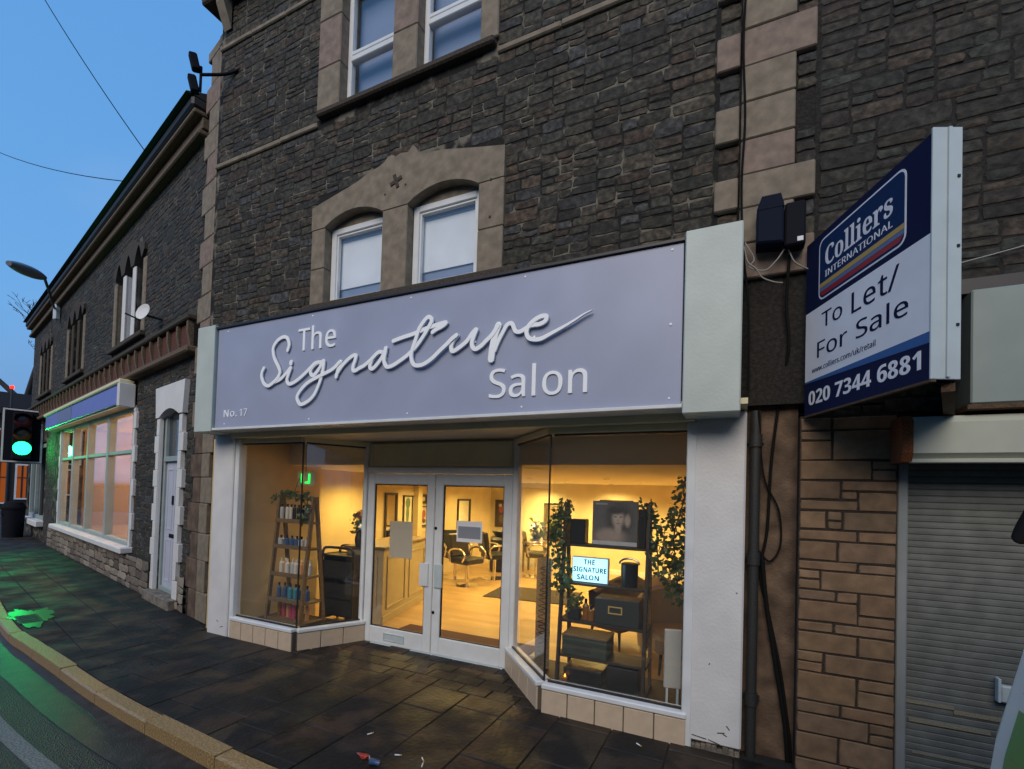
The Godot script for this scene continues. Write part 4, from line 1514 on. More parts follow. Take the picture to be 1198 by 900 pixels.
# ---------------------------------------------------------------- fascia sign
func fascia_sign() -> void:
	var s := thing("salon_fascia_sign", "long lilac grey fascia sign with white lettering over the salon", "sign")
	bx("panel", Vector3(-5.52, 2.475, 0.05), Vector3(-0.37, 3.63, 0.25), M["lilac panel"], s, 0.004)
	bx("base_trim", Vector3(-5.54, 2.445, 0.04), Vector3(-0.36, 2.473, 0.275), M["white frame"], s, 0.004)
	bx("top_flashing", Vector3(-5.54, 3.632, -0.08), Vector3(-0.36, 3.66, 0.27), M["black trim"], s, 0.004)
	bx("end_box", Vector3(-5.86, 2.43, -0.05), Vector3(-5.545, 3.68, 0.285), M["greyed white"], s, 0.008)
	bx("end_box", Vector3(-0.358, 2.40, -0.05), Vector3(0.01, 3.69, 0.285), M["greyed white"], s, 0.008)
	for x in [-5.35, -4.0, -2.75, -1.6, -0.45]:
		for y in [2.52, 3.59]:
			var g := G.new()
			g.xf = Transform3D(Basis(Vector3.RIGHT, PI / 2), Vector3(x, y, 0.25))
			g.lathe([Vector2(0.009, 0.0), Vector2(0.007, 0.005), Vector2(0.0, 0.006)], 8, Vector3.ZERO)
			put("screw", g, M["sign white"], s)
	var g2 := G.new()
	g2.xf = Transform3D(Basis(Vector3.RIGHT, PI / 2), Vector3(-0.45, 3.05, 0.25))
	g2.lathe([Vector2(0.011, 0.0), Vector2(0.009, 0.006), Vector2(0.0, 0.008)], 8, Vector3.ZERO)
	put("screw", g2, M["sign white"], s)
	letters("lettering", "The", s, M["sign white"], -4.19, 3.235, 0.53, 0.25, 0.25, 0.012).set_meta("label", "white word The")
	letters("lettering", "Salon", s, M["sign white"], -1.90, 2.60, 0.85, 0.265, 0.25, 0.012).set_meta("label", "white word Salon")
	letters("lettering", "No.", s, M["sign white"], -5.36, 2.595, 0.225, 0.082, 0.25, 0.006)
	letters("lettering", "17", s, M["sign white"], -5.085, 2.595, 0.125, 0.082, 0.25, 0.006)
	var script := [
		["S", [-4.33,3.26,-4.31,3.32,-4.34,3.39,-4.40,3.41,-4.49,3.38,-4.55,3.31,-4.54,3.23,-4.51,3.17,-4.46,3.10,-4.43,3.04,-4.45,2.99,-4.51,2.94,-4.60,2.90,-4.67,2.93,-4.71,3.00,-4.71,3.05,-4.68,3.10]],
		["i", [-4.53,2.93,-4.42,2.96,-4.33,3.02,-4.27,3.07,-4.30,3.00,-4.32,2.94,-4.29,2.90,-4.24,2.90,-4.16,2.93,-4.07,2.98,-3.98,3.04,-3.92,3.08,-3.87,3.09]],
		["dot", [-4.27,3.115,-4.268,3.13]],
		["g", [-3.84,3.09,-3.92,3.07,-3.98,3.01,-3.95,2.96,-3.90,2.98,-3.85,3.03,-3.80,3.10,-3.80,3.02,-3.82,2.94,-3.85,2.86,-3.91,2.76,-3.99,2.70,-4.09,2.67,-4.14,2.71,-4.15,2.76,-4.09,2.83,-4.00,2.89,-3.89,2.93,-3.79,2.96,-3.69,2.99,-3.63,3.02,-3.58,3.06]],
		["stem", [-3.57,3.07,-3.60,2.99,-3.62,2.92]],
		["n", [-3.62,2.94,-3.55,3.02,-3.47,3.08,-3.41,3.11,-3.37,3.11,-3.38,3.06,-3.40,3.01,-3.40,2.97,-3.37,2.96,-3.32,2.98,-3.26,3.00,-3.19,3.04,-3.15,3.07,-3.09,3.11,-3.05,3.11]],
		["at", [-3.05,3.11,-3.09,3.11,-3.15,3.07,-3.18,3.02,-3.19,2.98,-3.16,2.96,-3.11,2.99,-3.06,3.04,-3.02,3.10,-3.00,3.15,-3.01,3.09,-3.02,3.03,-3.00,2.98,-2.97,2.96,-2.91,2.97,-2.84,3.00,-2.76,3.04,-2.70,3.08,-2.64,3.13,-2.57,3.21,-2.52,3.28,-2.49,3.33,-2.50,3.36,-2.53,3.37,-2.57,3.34,-2.62,3.28,-2.65,3.20,-2.68,3.12,-2.70,3.05,-2.69,2.99,-2.66,2.95,-2.61,2.94,-2.55,2.95,-2.47,2.99,-2.39,3.05,-2.32,3.10,-2.27,3.14,-2.22,3.17]],
		["bar", [-2.92,3.20,-2.82,3.22,-2.69,3.24,-2.56,3.27,-2.44,3.29,-2.34,3.30,-2.38,3.27,-2.44,3.25,-2.48,3.23]],
		["u", [-2.22,3.17,-2.26,3.13,-2.28,3.08,-2.27,3.04,-2.24,3.04,-2.18,3.07,-2.12,3.11,-2.07,3.17,-2.03,3.20,-2.05,3.15,-2.07,3.09,-2.06,3.05,-2.03,3.03,-1.98,3.05,-1.93,3.09,-1.87,3.14,-1.82,3.21]],
		["leg", [-1.82,3.21,-1.85,3.13,-1.87,3.03,-1.88,2.93]],
		["re", [-1.85,3.00,-1.82,3.07,-1.78,3.14,-1.74,3.20,-1.70,3.21,-1.68,3.18,-1.66,3.14,-1.62,3.13,-1.57,3.15,-1.52,3.17,-1.45,3.17,-1.40,3.19,-1.39,3.22,-1.40,3.23,-1.44,3.23,-1.49,3.21,-1.54,3.17,-1.56,3.12,-1.54,3.07,-1.49,3.05,-1.43,3.05,-1.35,3.08,-1.25,3.12,-1.16,3.16,-1.08,3.20,-1.02,3.22]]]
	var ink := G.new()
	var z := 0.266
	for st in script:
		var wd := func(t: float) -> float: return 0.036
		if st[0] == "leg":
			wd = func(t: float) -> float: return 0.058
		elif st[0] == "dot":
			wd = func(t: float) -> float: return 0.045
		elif st[0] == "re":
			wd = func(t: float) -> float: return 0.034 if t < 0.8 else 0.034 * (1.0 - (t - 0.8) / 0.2 * 0.85)
		stroke(ink, st[1], wd, 0.2625, z + 0.008)
		z += 0.0007
	var w := put("script_lettering", ink, M["sign white"], s)
	w.set_meta("label", "raised white script word Signature")
	for q in [[-4.49, 3.38], [-4.60, 2.90], [-4.15, 2.93], [-3.85, 3.0], [-4.05, 2.70], [-3.40, 3.02], [-3.01, 3.05], [-2.62, 3.25], [-2.62, 2.945], [-2.05, 3.1], [-1.86, 3.05], [-1.5, 3.08], [-1.25, 3.12]]:
		bx("spacer", Vector3(q[0] - 0.008, q[1] - 0.008, 0.25), Vector3(q[0] + 0.008, q[1] + 0.008, 0.2635), M["sign white"], s)

# ---------------------------------------------------------------- V-shaped agent's board
func agent_board() -> void:
	var s := thing("agent_sign_board", "navy and white V shaped To Let For Sale board fixed above the sandstone pier", "sign", Vector3(0.405, 2.395, 0.0), deg_to_rad(-67.4))
	var W := 1.03
	var H := 1.17
	bx("panel", Vector3(0, 0, -0.012), Vector3(W, H, 0.0), M["navy"], s)
	bx("white_field", Vector3(0.004, H * 0.195, 0.0), Vector3(W - 0.002, H * 0.592, 0.0015), M["board white"], s)
	# blue wedge under the white field
	var g := G.new()
	g.prism(PackedVector2Array([Vector2(0.004, H * 0.195), Vector2(0.004, H * 0.186), Vector2(W - 0.002, H * 0.150), Vector2(W - 0.002, H * 0.195)]), 0.0, 0.0012)
	put("blue_wedge", g, M["board blue"], s)
	# logo with rounded white outline
	var rr := func(x0: float, y0: float, x1: float, y1: float, r: float) -> PackedVector2Array:
		var p := PackedVector2Array()
		for c in [[x1 - r, y0 + r, -PI / 2], [x1 - r, y1 - r, 0.0], [x0 + r, y1 - r, PI / 2], [x0 + r, y0 + r, PI]]:
			for k in 5:
				var a: float = c[2] + PI / 2 * k / 4
				p.append(Vector2(c[0] + cos(a) * r, c[1] + sin(a) * r))
		return p
	g = G.new()
	g.prism(rr.call(0.145, H * 0.622, 0.88, H * 0.962, 0.05), 0.0, 0.0012)
	put("logo_outline", g, M["board white"], s)
	g = G.new()
	g.prism(rr.call(0.156, H * 0.631, 0.869, H * 0.953, 0.042), 0.001, 0.0022)
	put("logo_field", g, M["logo blue"], s)
	for q in [[0.690, 0.714, "gold print"], [0.668, 0.688, "steel blue print"], [0.642, 0.666, "red print"]]:
		g = G.new()
		var ins := 0.0 if q[0] > 0.66 else 0.03
		g.prism(PackedVector2Array([Vector2(0.157 + ins, H * q[0]), Vector2(0.868 - ins, H * q[0]), Vector2(0.868, H * q[1]), Vector2(0.157, H * q[1])]), 0.002, 0.0032)
		put("logo_stripe", g, M[q[2]], s)
	letters("lettering", "Colliers", s, M["board white"], 0.215, H * 0.79, 0.575, H * 0.115, 0.0021, 0.0015, true, true)
	letters("lettering", "INTERNATIONAL", s, M["board white"], 0.215, H * 0.735, 0.575, H * 0.034, 0.0021, 0.0015)
	letters("lettering", "To", s, M["navy print"], 0.185, H * 0.460, 0.205, H * 0.085, 0.0014, 0.0015)
	letters("lettering", "Let/", s, M["navy print"], 0.475, H * 0.445, 0.365, H * 0.105, 0.0014, 0.0015)
	letters("lettering", "For Sale", s, M["navy print"], 0.14, H * 0.305, 0.76, H * 0.095, 0.0014, 0.0015)
	letters("lettering", "www.colliers.com/uk/retail", s, M["navy print"], 0.085, H * 0.232, 0.59, H * 0.030, 0.0014, 0.0015)
	letters("lettering", "020 7344 6881", s, M["board white"], 0.05, H * 0.052, 0.93, H * 0.080, 0.0004, 0.0015, false, true)
	# folded metal nose, timber base and the panel that faces the other way
	bx("nose_plate", Vector3(W, 0.0, -0.13), Vector3(W + 0.012, H + 0.02, 0.004), M["aluminium"], s, 0.003)
	bx("nose_fold", Vector3(W + 0.012, 0.01, -0.075), Vector3(W + 0.022, H + 0.015, -0.06), M["aluminium"], s)
	for y in [0.25, 0.62, 0.95]:
		bx("rivet", Vector3(W + 0.012, y, -0.118), Vector3(W + 0.017, y + 0.012, -0.106), M["iron"], s)
	bx("edge_trim", Vector3(0, -0.012, -0.02), Vector3(W + 0.012, 0.0, 0.004), M["rusty timber"], s)
	# other leaf, back to the wall
	var back := G.new()
	var a := Vector3(W, 0, -0.125)
	var inv := Basis(Vector3.UP, deg_to_rad(67.4))
	var wall_pt := inv * (Vector3(1.19, 0, -0.02) - Vector3(0.405, 0, 0.0))
	for y in [[0.0, 0.03], [0.03, H - 0.25]]:
		var p := Vector3(a.x, (y[0] + y[1]) * 0.5, a.z)
		var q := Vector3(wall_pt.x, (y[0] + y[1]) * 0.5, wall_pt.z)
		back.bar(p, q, 0.018, y[1] - y[0], Vector3.UP.cross((q - p)).normalized() if false else Vector3.UP)
	put("rear_leaf", back, M["rear leaf"], s)
	var st := G.new()
	st.bar(Vector3(W - 0.02, -0.03, -0.10), Vector3(wall_pt.x, -0.03, wall_pt.z + 0.02), 0.05, 0.04)
	put("timber_brace", st, M["rusty timber"], s)
	st = G.new()
	st.bar(Vector3(0.02, 0.9, -0.03), Vector3(wall_pt.x, 0.9, wall_pt.z), 0.04, 0.04)
	put("timber_brace", st, M["rusty timber"], s)

# ---------------------------------------------------------------- things fixed to the walls
func wall_fittings() -> void:
	# two dark equipment boxes over the board
	var b1 := thing("equipment_box", "large dark blue black equipment box with sloping lid on the stone pier", "box", Vector3(0.09, 3.57, 0))
	var g := G.new()
	g.prism(PackedVector2Array([Vector2(0.0, 0.02), Vector2(0.165, 0.0), Vector2(0.165, 0.27), Vector2(0.145, 0.345), Vector2(0.03, 0.345), Vector2(0.0, 0.26)]), -0.02, 0.13, false, 0.012)
	put("case", g, M["blue black box"], b1)
	bx("lid_seam", Vector3(0.01, 0.245, 0.02), Vector3(0.168, 0.25, 0.133), M["black plastic"], b1)
	var b2 := thing("equipment_box", "smaller black equipment box with a white label on the stone pier", "box", Vector3(0.262, 3.55, 0))
	g = G.new()
	g.box(Vector3(0, 0, -0.02), Vector3(0.125, 0.30, 0.10), 0.012)
	put("case", g, M["black plastic"], b2)
	bx("white_label", Vector3(0.075, 0.02, 0.1005), Vector3(0.11, 0.05, 0.102), M["paper"], b2)
	# drainpipe on the right of the pilaster
	var dp := thing("drainpipe", "grey drainpipe beside the white pilaster and rendered strip", "pipe", Vector3(0.115, 0, -0.09))
	g = G.new()
	g.tube([Vector3(0, -0.02, 0), Vector3(0, 2.46, 0)], 0.034, 12)
	put("pipe", g, M["pipe grey"], dp)
	for y in [0.35, 1.35, 2.2]:
		g = G.new()
		g.tube([Vector3(0, y, 0), Vector3(0, y + 0.09, 0)], 0.043, 12)
		g.box(Vector3(-0.055, y + 0.03, -0.06), Vector3(0.055, y + 0.06, -0.03))
		put("collar", g, M["pipe grey"], dp)
	# cables
	var cables := [
		["black cable running down the rendered strip beside the drainpipe", [[0.30, 3.52, 0.01], [0.29, 3.2, -0.03], [0.31, 2.9, -0.05], [0.27, 2.6, -0.12], [0.22, 2.1, -0.135], [0.20, 1.6, -0.135], [0.16, 1.3, -0.13], [0.22, 1.0, -0.13], [0.30, 0.6, -0.13], [0.36, 0.15, -0.13], [0.37, 0.0, -0.13]], 0.011, "cable"],
		["thin black cable looped out over the rendered strip", [[0.13, 2.46, -0.05], [0.17, 2.0, -0.12], [0.27, 1.75, -0.125], [0.285, 1.5, -0.125], [0.22, 1.38, -0.125], [0.15, 1.45, -0.09]], 0.007, "cable"],
		["black cable dropped down the stone pier from above", [[0.0, 7.2, 0.0], [0.01, 6.0, 0.0], [-0.015, 5.2, 0.005], [0.005, 4.6, 0.0], [-0.01, 4.1, 0.0], [0.01, 3.6, 0.0], [0.05, 3.2, 0.0], [0.06, 2.6, -0.02]], 0.009, "cable"],
		["tangle of pale cable ends below the equipment boxes", [[0.02, 3.66, 0.02], [0.08, 3.52, 0.05], [0.05, 3.46, 0.06], [0.15, 3.42, 0.06], [0.22, 3.48, 0.06], [0.28, 3.56, 0.04], [0.33, 3.46, 0.03], [0.42, 3.40, 0.01]], 0.005, "pale cable"],
		["pale cable hanging in a loop beside the end box", [[0.015, 3.62, 0.04], [0.04, 3.50, 0.06], [0.09, 3.44, 0.07], [0.13, 3.38, 0.05], [0.20, 3.34, 0.04], [0.26, 3.33, 0.02]], 0.005, "pale cable"],
		["thick black cable sloping along the base of the rendered strip", [[0.17, 1.42, -0.10], [0.20, 1.1, -0.12], [0.26, 0.7, -0.125], [0.33, 0.25, -0.125], [0.35, 0.0, -0.125]], 0.016, "cable"]]
	for c in cables:
		var t := thing("cable", c[0], "cable")
		var p := []
		for q in c[1]:
			p.append(Vector3(q[0], q[1], q[2]))
		g = G.new()
		g.tube(smooth(p, 6), c[2], 6)
		put("run", g, M[c[3]], t)
	# thin wire above the blank board
	var tw := thing("cable", "thin pale wire drooping over the blank name board", "cable")
	g = G.new()
	g.tube(smooth([Vector3(1.13, 3.30, -0.03), Vector3(1.6, 3.38, -0.02), Vector3(2.4, 3.55, -0.02)], 5), 0.005, 6)
	put("run", g, M["pale cable"], tw)
	# pair of floodlights at the top corner
	var f := thing("floodlight", "pair of black floodlights on a bent arm at the corner of the stone building", "light", Vector3(-6.12, 7.08, -0.10))
	g = G.new()
	g.tube(smooth([Vector3(0.35, 0.05, 0.02), Vector3(0.15, -0.02, 0.10), Vector3(0.02, -0.10, 0.24), Vector3(-0.06, -0.12, 0.30)], 5), 0.018, 8)
	g.tube([Vector3(-0.06, -0.34, 0.30), Vector3(-0.06, -0.02, 0.30)], 0.016, 8)
	put("arm", g, M["black plastic"], f)
	for y in [0.0, -0.28]:
		g = G.new()
		g.xf = Transform3D(Basis(Vector3.UP, -0.5) * Basis(Vector3.RIGHT, 0.25), Vector3(-0.10, y, 0.36))
		g.box(Vector3(-0.05, -0.10, -0.045), Vector3(0.05, 0.10, 0.045), 0.015)
		put("lamp_head", g, M["black plastic"], f)
	# satellite dish on the corner building
	var sp := corner_point(-1.66, 0.0)
	var sd := thing("satellite_dish", "small white satellite dish on the corner building", "dish", Vector3(sp.x, 4.56, sp.y), BEND)
	g = G.new()
	g.xf = Transform3D(Basis(Vector3.UP, 0.4) * Basis(Vector3.RIGHT, PI / 2 - 0.25), Vector3(0.0, 0.0, 0.24))
	g.lathe([Vector2(0.0, -0.035), Vector2(0.08, -0.025), Vector2(0.135, 0.0), Vector2(0.14, 0.005), Vector2(0.08, -0.018), Vector2(0.0, -0.028)], 24, Vector3.ZERO)
	put("reflector", g, M["painted white"], sd)
	g = G.new()
	g.tube([Vector3(0.0, -0.05, -0.04), Vector3(0.0, -0.05, 0.2)], 0.02, 8)
	g.tube([Vector3(0.0, -0.15, 0.26), Vector3(0.08, -0.12, 0.48)], 0.012, 6)
	put("bracket", g, M["pipe grey"], sd)
	# street lamp bracketed out from the eaves
	var lp := corner_point(-10.9, 0.12)
	var sl := thing("street_lamp", "unlit grey street lamp on an arm from the eaves of the corner building", "lamp")
	var A := Vector3(lp.x, 6.72, lp.y)
	var B := Vector3(-12.62, 5.87, -0.72)
	var Cc := Vector3(-11.38, 5.52, 0.19)
	var ray_b := (B - Vector3(0, 1.8, 3.77)).normalized()
	B = Vector3(0, 1.8, 3.77) + ray_b * 15.6
	Cc = Vector3(0, 1.8, 3.77) + (Cc - Vector3(0, 1.8, 3.77)).normalized() * 14.6
	g = G.new()
	g.tube([A, A.lerp(B, 0.5) + Vector3(0, 0.02, 0), B], 0.03, 8)
	put("arm", g, M["pipe grey"], sl)
	bx("wall_plate", A + Vector3(-0.08, -0.32, -0.12), A + Vector3(0.08, 0.12, 0.0), M["aluminium"], sl, 0.02)
	g = G.new()
	var pts := []
	var rad := []
	for k in 11:
		var t := float(k) / 10
		pts.append(B.lerp(Cc, t))
		rad.append(0.035 + 0.085 * sin(PI * clampf(t * 0.94 + 0.03, 0, 1)) ** 0.7)
	g.tube(pts, rad, 12)
	put("lantern", g, M["lantern"], sl)
	# overhead wires from the eaves
	for q in [["overhead wire climbing steeply from the eaves of the corner building", -1.95, Vector3(-12.29, 11.15, -0.44), 0.1], ["overhead wire running low from the eaves of the corner building", -3.25, Vector3(-17.3, 10.37, -1.4), 0.2]]:
		var e := corner_point(q[1], 0.25)
		var from := Vector3(e.x, 7.3, e.y)
		var to: Vector3 = from + (q[2] - from) * 1.4
		var t := thing("overhead_wire", q[0], "wire")
		var p := []
		for k in 13:
			var u := float(k) / 12
			p.append(from.lerp(to, u) - Vector3(0, q[3] * 4 * u * (1 - u), 0))
		g = G.new()
		g.tube(p, 0.008, 5)
		put("run", g, M["cable"], t)

# ---------------------------------------------------------------- traffic light, far end of the street
func traffic_light() -> void:
	var t := thing("traffic_light", "traffic light showing green with white edged black board at the end of the building", "traffic light", Vector3(-19.72, 0, -2.94), 1.245)
	var g := G.new()
	g.tube([Vector3(0.50, -0.02, -0.2), Vector3(0.50, 3.75, -0.2)], 0.055, 10)
	g.tube([Vector3(0.50, 3.4, -0.2), Vector3(0.0, 3.4, -0.12)], 0.03, 8)
	g.tube([Vector3(0.50, 2.7, -0.2), Vector3(0.0, 2.7, -0.12)], 0.03, 8)
	put("pole", g, M["pipe grey"], t)
	bx("backing_board", Vector3(-0.46, 2.32, -0.06), Vector3(0.46, 3.98, -0.03), M["black plastic"], t, 0.004)
	g = G.new()
	frame(g, -0.44, 0.44, 2.34, 3.96, 0.045, -0.03, -0.026, 0.0)
	put("white_border", g, M["painted white"], t)
	bx("signal_case", Vector3(-0.22, 2.42, -0.03), Vector3(0.22, 3.85, 0.14), M["black plastic"], t, 0.03)
	for k in 3:
		var y := 2.77 + 0.42 * k
		g = G.new()
		g.xf = Transform3D(Basis(Vector3.RIGHT, PI / 2), Vector3(0, y, 0.14))
		g.lathe([Vector2(0.20, 0.0), Vector2(0.195, 0.02), Vector2(0.12, 0.045), Vector2(0.0, 0.055)], 20, Vector3.ZERO)
		put("lens", g, M["green lens"] if k == 0 else (M["dark amber"] if k == 1 else M["dark red"]), t, ["lit green lens", "unlit amber lens", "unlit red lens"][k])
		g = G.new()
		for q in 12:
			var a := PI * q / 12.0
			var b := PI * (q + 1) / 12.0
			var A := Vector3(cos(a) * 0.205, y + sin(a) * 0.205, 0.14)
			var B := Vector3(cos(b) * 0.205, y + sin(b) * 0.205, 0.14)
			g.quad(A, B, B + Vector3(0, 0, 0.20), A + Vector3(0, 0, 0.20), A - Vector3(0, y, 0.14))
		put("hood", g, M["black plastic"], t)
	# second head, turned away
	g = G.new()
	g.xf = Transform3D(Basis(Vector3.UP, -0.5), Vector3(0.74, 0, -0.3))
	g.box(Vector3(-0.26, 2.75, -0.02), Vector3(0.26, 3.98, 0.02), 0.004)
	g.box(Vector3(-0.16, 2.85, -0.2), Vector3(0.16, 3.9, -0.02), 0.02)
	put("rear_head", g, M["black plastic"], t)
	g = G.new()
	g.xf = Transform3D(Basis(Vector3.UP, -0.5), Vector3(0.74, 0, -0.3))
	frame(g, -0.25, 0.25, 2.76, 3.97, 0.035, 0.02, 0.024, 0.0)
	put("rear_border", g, M["greyed white"], t)
	var l := SpotLight3D.new()
	l.name = "green_light"
	l.light_color = Color(0.12, 1.0, 0.42)
	l.light_energy = 2.4
	l.light_size = 0.16
	l.spot_range = 60.0
	l.spot_attenuation = 2.0
	l.spot_angle = 50.0
	l.shadow_enabled = true
	l.position = Vector3(0, 2.77, 0.36)
	l.rotation = Vector3(-0.06, PI - 0.05, 0)
	t.add_child(l)

func far_left() -> void:
	# the terrace across the road: out of frame, mirrored in the glass and shutting off the low sky
	var o := thing("opposite_terrace", "dark brick terrace across the road behind the camera", "building", Vector3(-3, 0, 14))
	bx("wall", Vector3(-34, -0.2, 0.0), Vector3(30, 6.0, 6.0), M["terrace brick"], o)
	var og := G.new()
	og.prism(PackedVector2Array([Vector2(-0.3, 6.0), Vector2(3.0, 8.4), Vector2(6.3, 6.0)]), -30.0, 34.0)
	var oro := put("roof", og, M["slate"], o)
	oro.rotation.y = -PI / 2
	for k in 14:
		var cx := -31.0 + 4.4 * k
		bx("chimney", Vector3(cx - 0.4, 7.4, 2.6), Vector3(cx + 0.4, 9.3, 3.4), M["terrace brick"], o)
		for y in [1.0, 3.8]:
			bx("window", Vector3(cx + 1.0, y, -0.03), Vector3(cx + 2.0, y + 1.5, 0.0), M["van glass"], o)
	var b := thing("far_building", "dark building with orange lit windows at the far end of the street", "building", Vector3(-44, 0, -10.5), 1.25)
	bx("wall", Vector3(-7, -0.1, -4), Vector3(5, 6.2, 0), M["terrace brick"], b)
	var g := G.new()
	g.prism(PackedVector2Array([Vector2(-7.3, 6.2), Vector2(5.3, 6.2), Vector2(3.8, 7.6), Vector2(-5.8, 7.6)]), -4.2, 0.3)
	put("roof", g, M["slate"], b)
	for q in [[-6.2, -4.9, 0.9, 2.6], [-4.5, -3.2, 0.6, 2.8], [-2.8, -1.6, 0.6, 2.8], [-1.2, 0.0, 0.3, 3.0], [0.5, 1.5, 0.6, 2.8], [-4.4, -3.4, 3.9, 5.1], [-1.0, -0.1, 3.9, 5.1]]:
		g = G.new()
		frame(g, q[0] - 0.1, q[1] + 0.1, q[2] - 0.1, q[3] + 0.1, 0.1, 0.0, 0.08, 0.0)
		var w := put("window", g, M["painted white"], b)
		bx("pane", Vector3(q[0], q[2], 0.01), Vector3(q[1], q[3], 0.03), M["orange window"], w)
		for gk in 3:
			var gx2: float = lerpf(q[0], q[1], (gk + 1) / 4.0)
			bx("glazing_bar", Vector3(gx2 - 0.05, q[2], 0.031), Vector3(gx2 + 0.05, q[3], 0.06), M["slate"], w)
		bx("glazing_bar", Vector3(q[0], lerpf(q[2], q[3], 0.6), 0.061), Vector3(q[1], lerpf(q[2], q[3], 0.6) + 0.08, 0.07), M["slate"], w)
	var r := thing("red_lamp", "small red lamp on a slim post in front of the far building", "lamp", Vector3(-40.3, 0, -9.35))
	g = G.new()
	g.tube([Vector3(0, -0.1, 0), Vector3(0, 7.45, 0)], 0.06, 6)
	put("post", g, M["pipe grey"], r)
	g = G.new()
	g.lathe([Vector2(0.0, 7.36), Vector2(0.09, 7.41), Vector2(0.11, 7.5), Vector2(0.07, 7.58), Vector2(0.0, 7.6)], 12, Vector3.ZERO)
	put("bulb", g, M["red lamp"], r)
	var bn := corner_point(-14.0, 0.42)
	var w := thing("litter_bin", "black litter bin standing before the far shop window", "bin", Vector3(bn.x, 0, bn.y), BEND)
	g = G.new()
	g.lathe([Vector2(0.0, 0.0), Vector2(0.24, 0.0), Vector2(0.27, 0.85), Vector2(0.29, 0.9), Vector2(0.29, 0.95), Vector2(0.20, 1.10), Vector2(0.0, 1.16)], 16, Vector3.ZERO)
	put("drum", g, M["black plastic"], w)
	bx("opening", Vector3(-0.14, 0.7, 0.20), Vector3(0.14, 0.82, 0.285), M["iron"], w)
	# bare tree beyond the building
	var t := thing("bare_tree", "bare winter tree beyond the end of the corner building", "tree", Vector3(-50.0, 0, -13.2))
	t.scale = Vector3.ONE * 1.7
	var tr := G.new()
	var br := G.new()
	var tip := Vector3(0.2, 4.5, 0)
	tr.tube([Vector3(0, -0.1, 0), Vector3(0.05, 2.0, 0.1), tip], [0.38, 0.30, 0.24], 8)
	var r2 := RandomNumberGenerator.new()
	r2.seed = 8
	var grow := [[tip, Vector3(0, 1, 0), 2.6, 0.22, 0]]
	while grow.size() > 0:
		var s: Array = grow.pop_back()
		var kids := 4 if s[4] == 0 else (3 if s[4] < 4 else 2)
		for k in kids:
			var dir: Vector3 = (s[1] + Vector3(r2.randf_range(-1, 1), r2.randf_range(-0.35, 0.6), r2.randf_range(-1, 1)) * 0.85).normalized()
			var ln: float = s[2] * r2.randf_range(0.7, 1.05)
			var rad: float = s[3] * r2.randf_range(0.55, 0.75)
			var mid: Vector3 = s[0] + dir * ln * 0.5 + Vector3(r2.randf_range(-1, 1), r2.randf_range(-0.5, 1), r2.randf_range(-1, 1)) * ln * 0.08
			var end: Vector3 = s[0] + dir * ln
			(tr if s[4] < 1 else br).tube([s[0], mid, end], [rad, rad * 0.85, rad * 0.65], 5 if s[4] < 2 else 3, false)
			if s[4] < 5:
				grow.append([end, dir, ln * 0.72, maxf(rad * 0.7, 0.018), s[4] + 1])
	put("trunk", tr, M["bark"], t)
	put("crown", br, M["bark"], t)

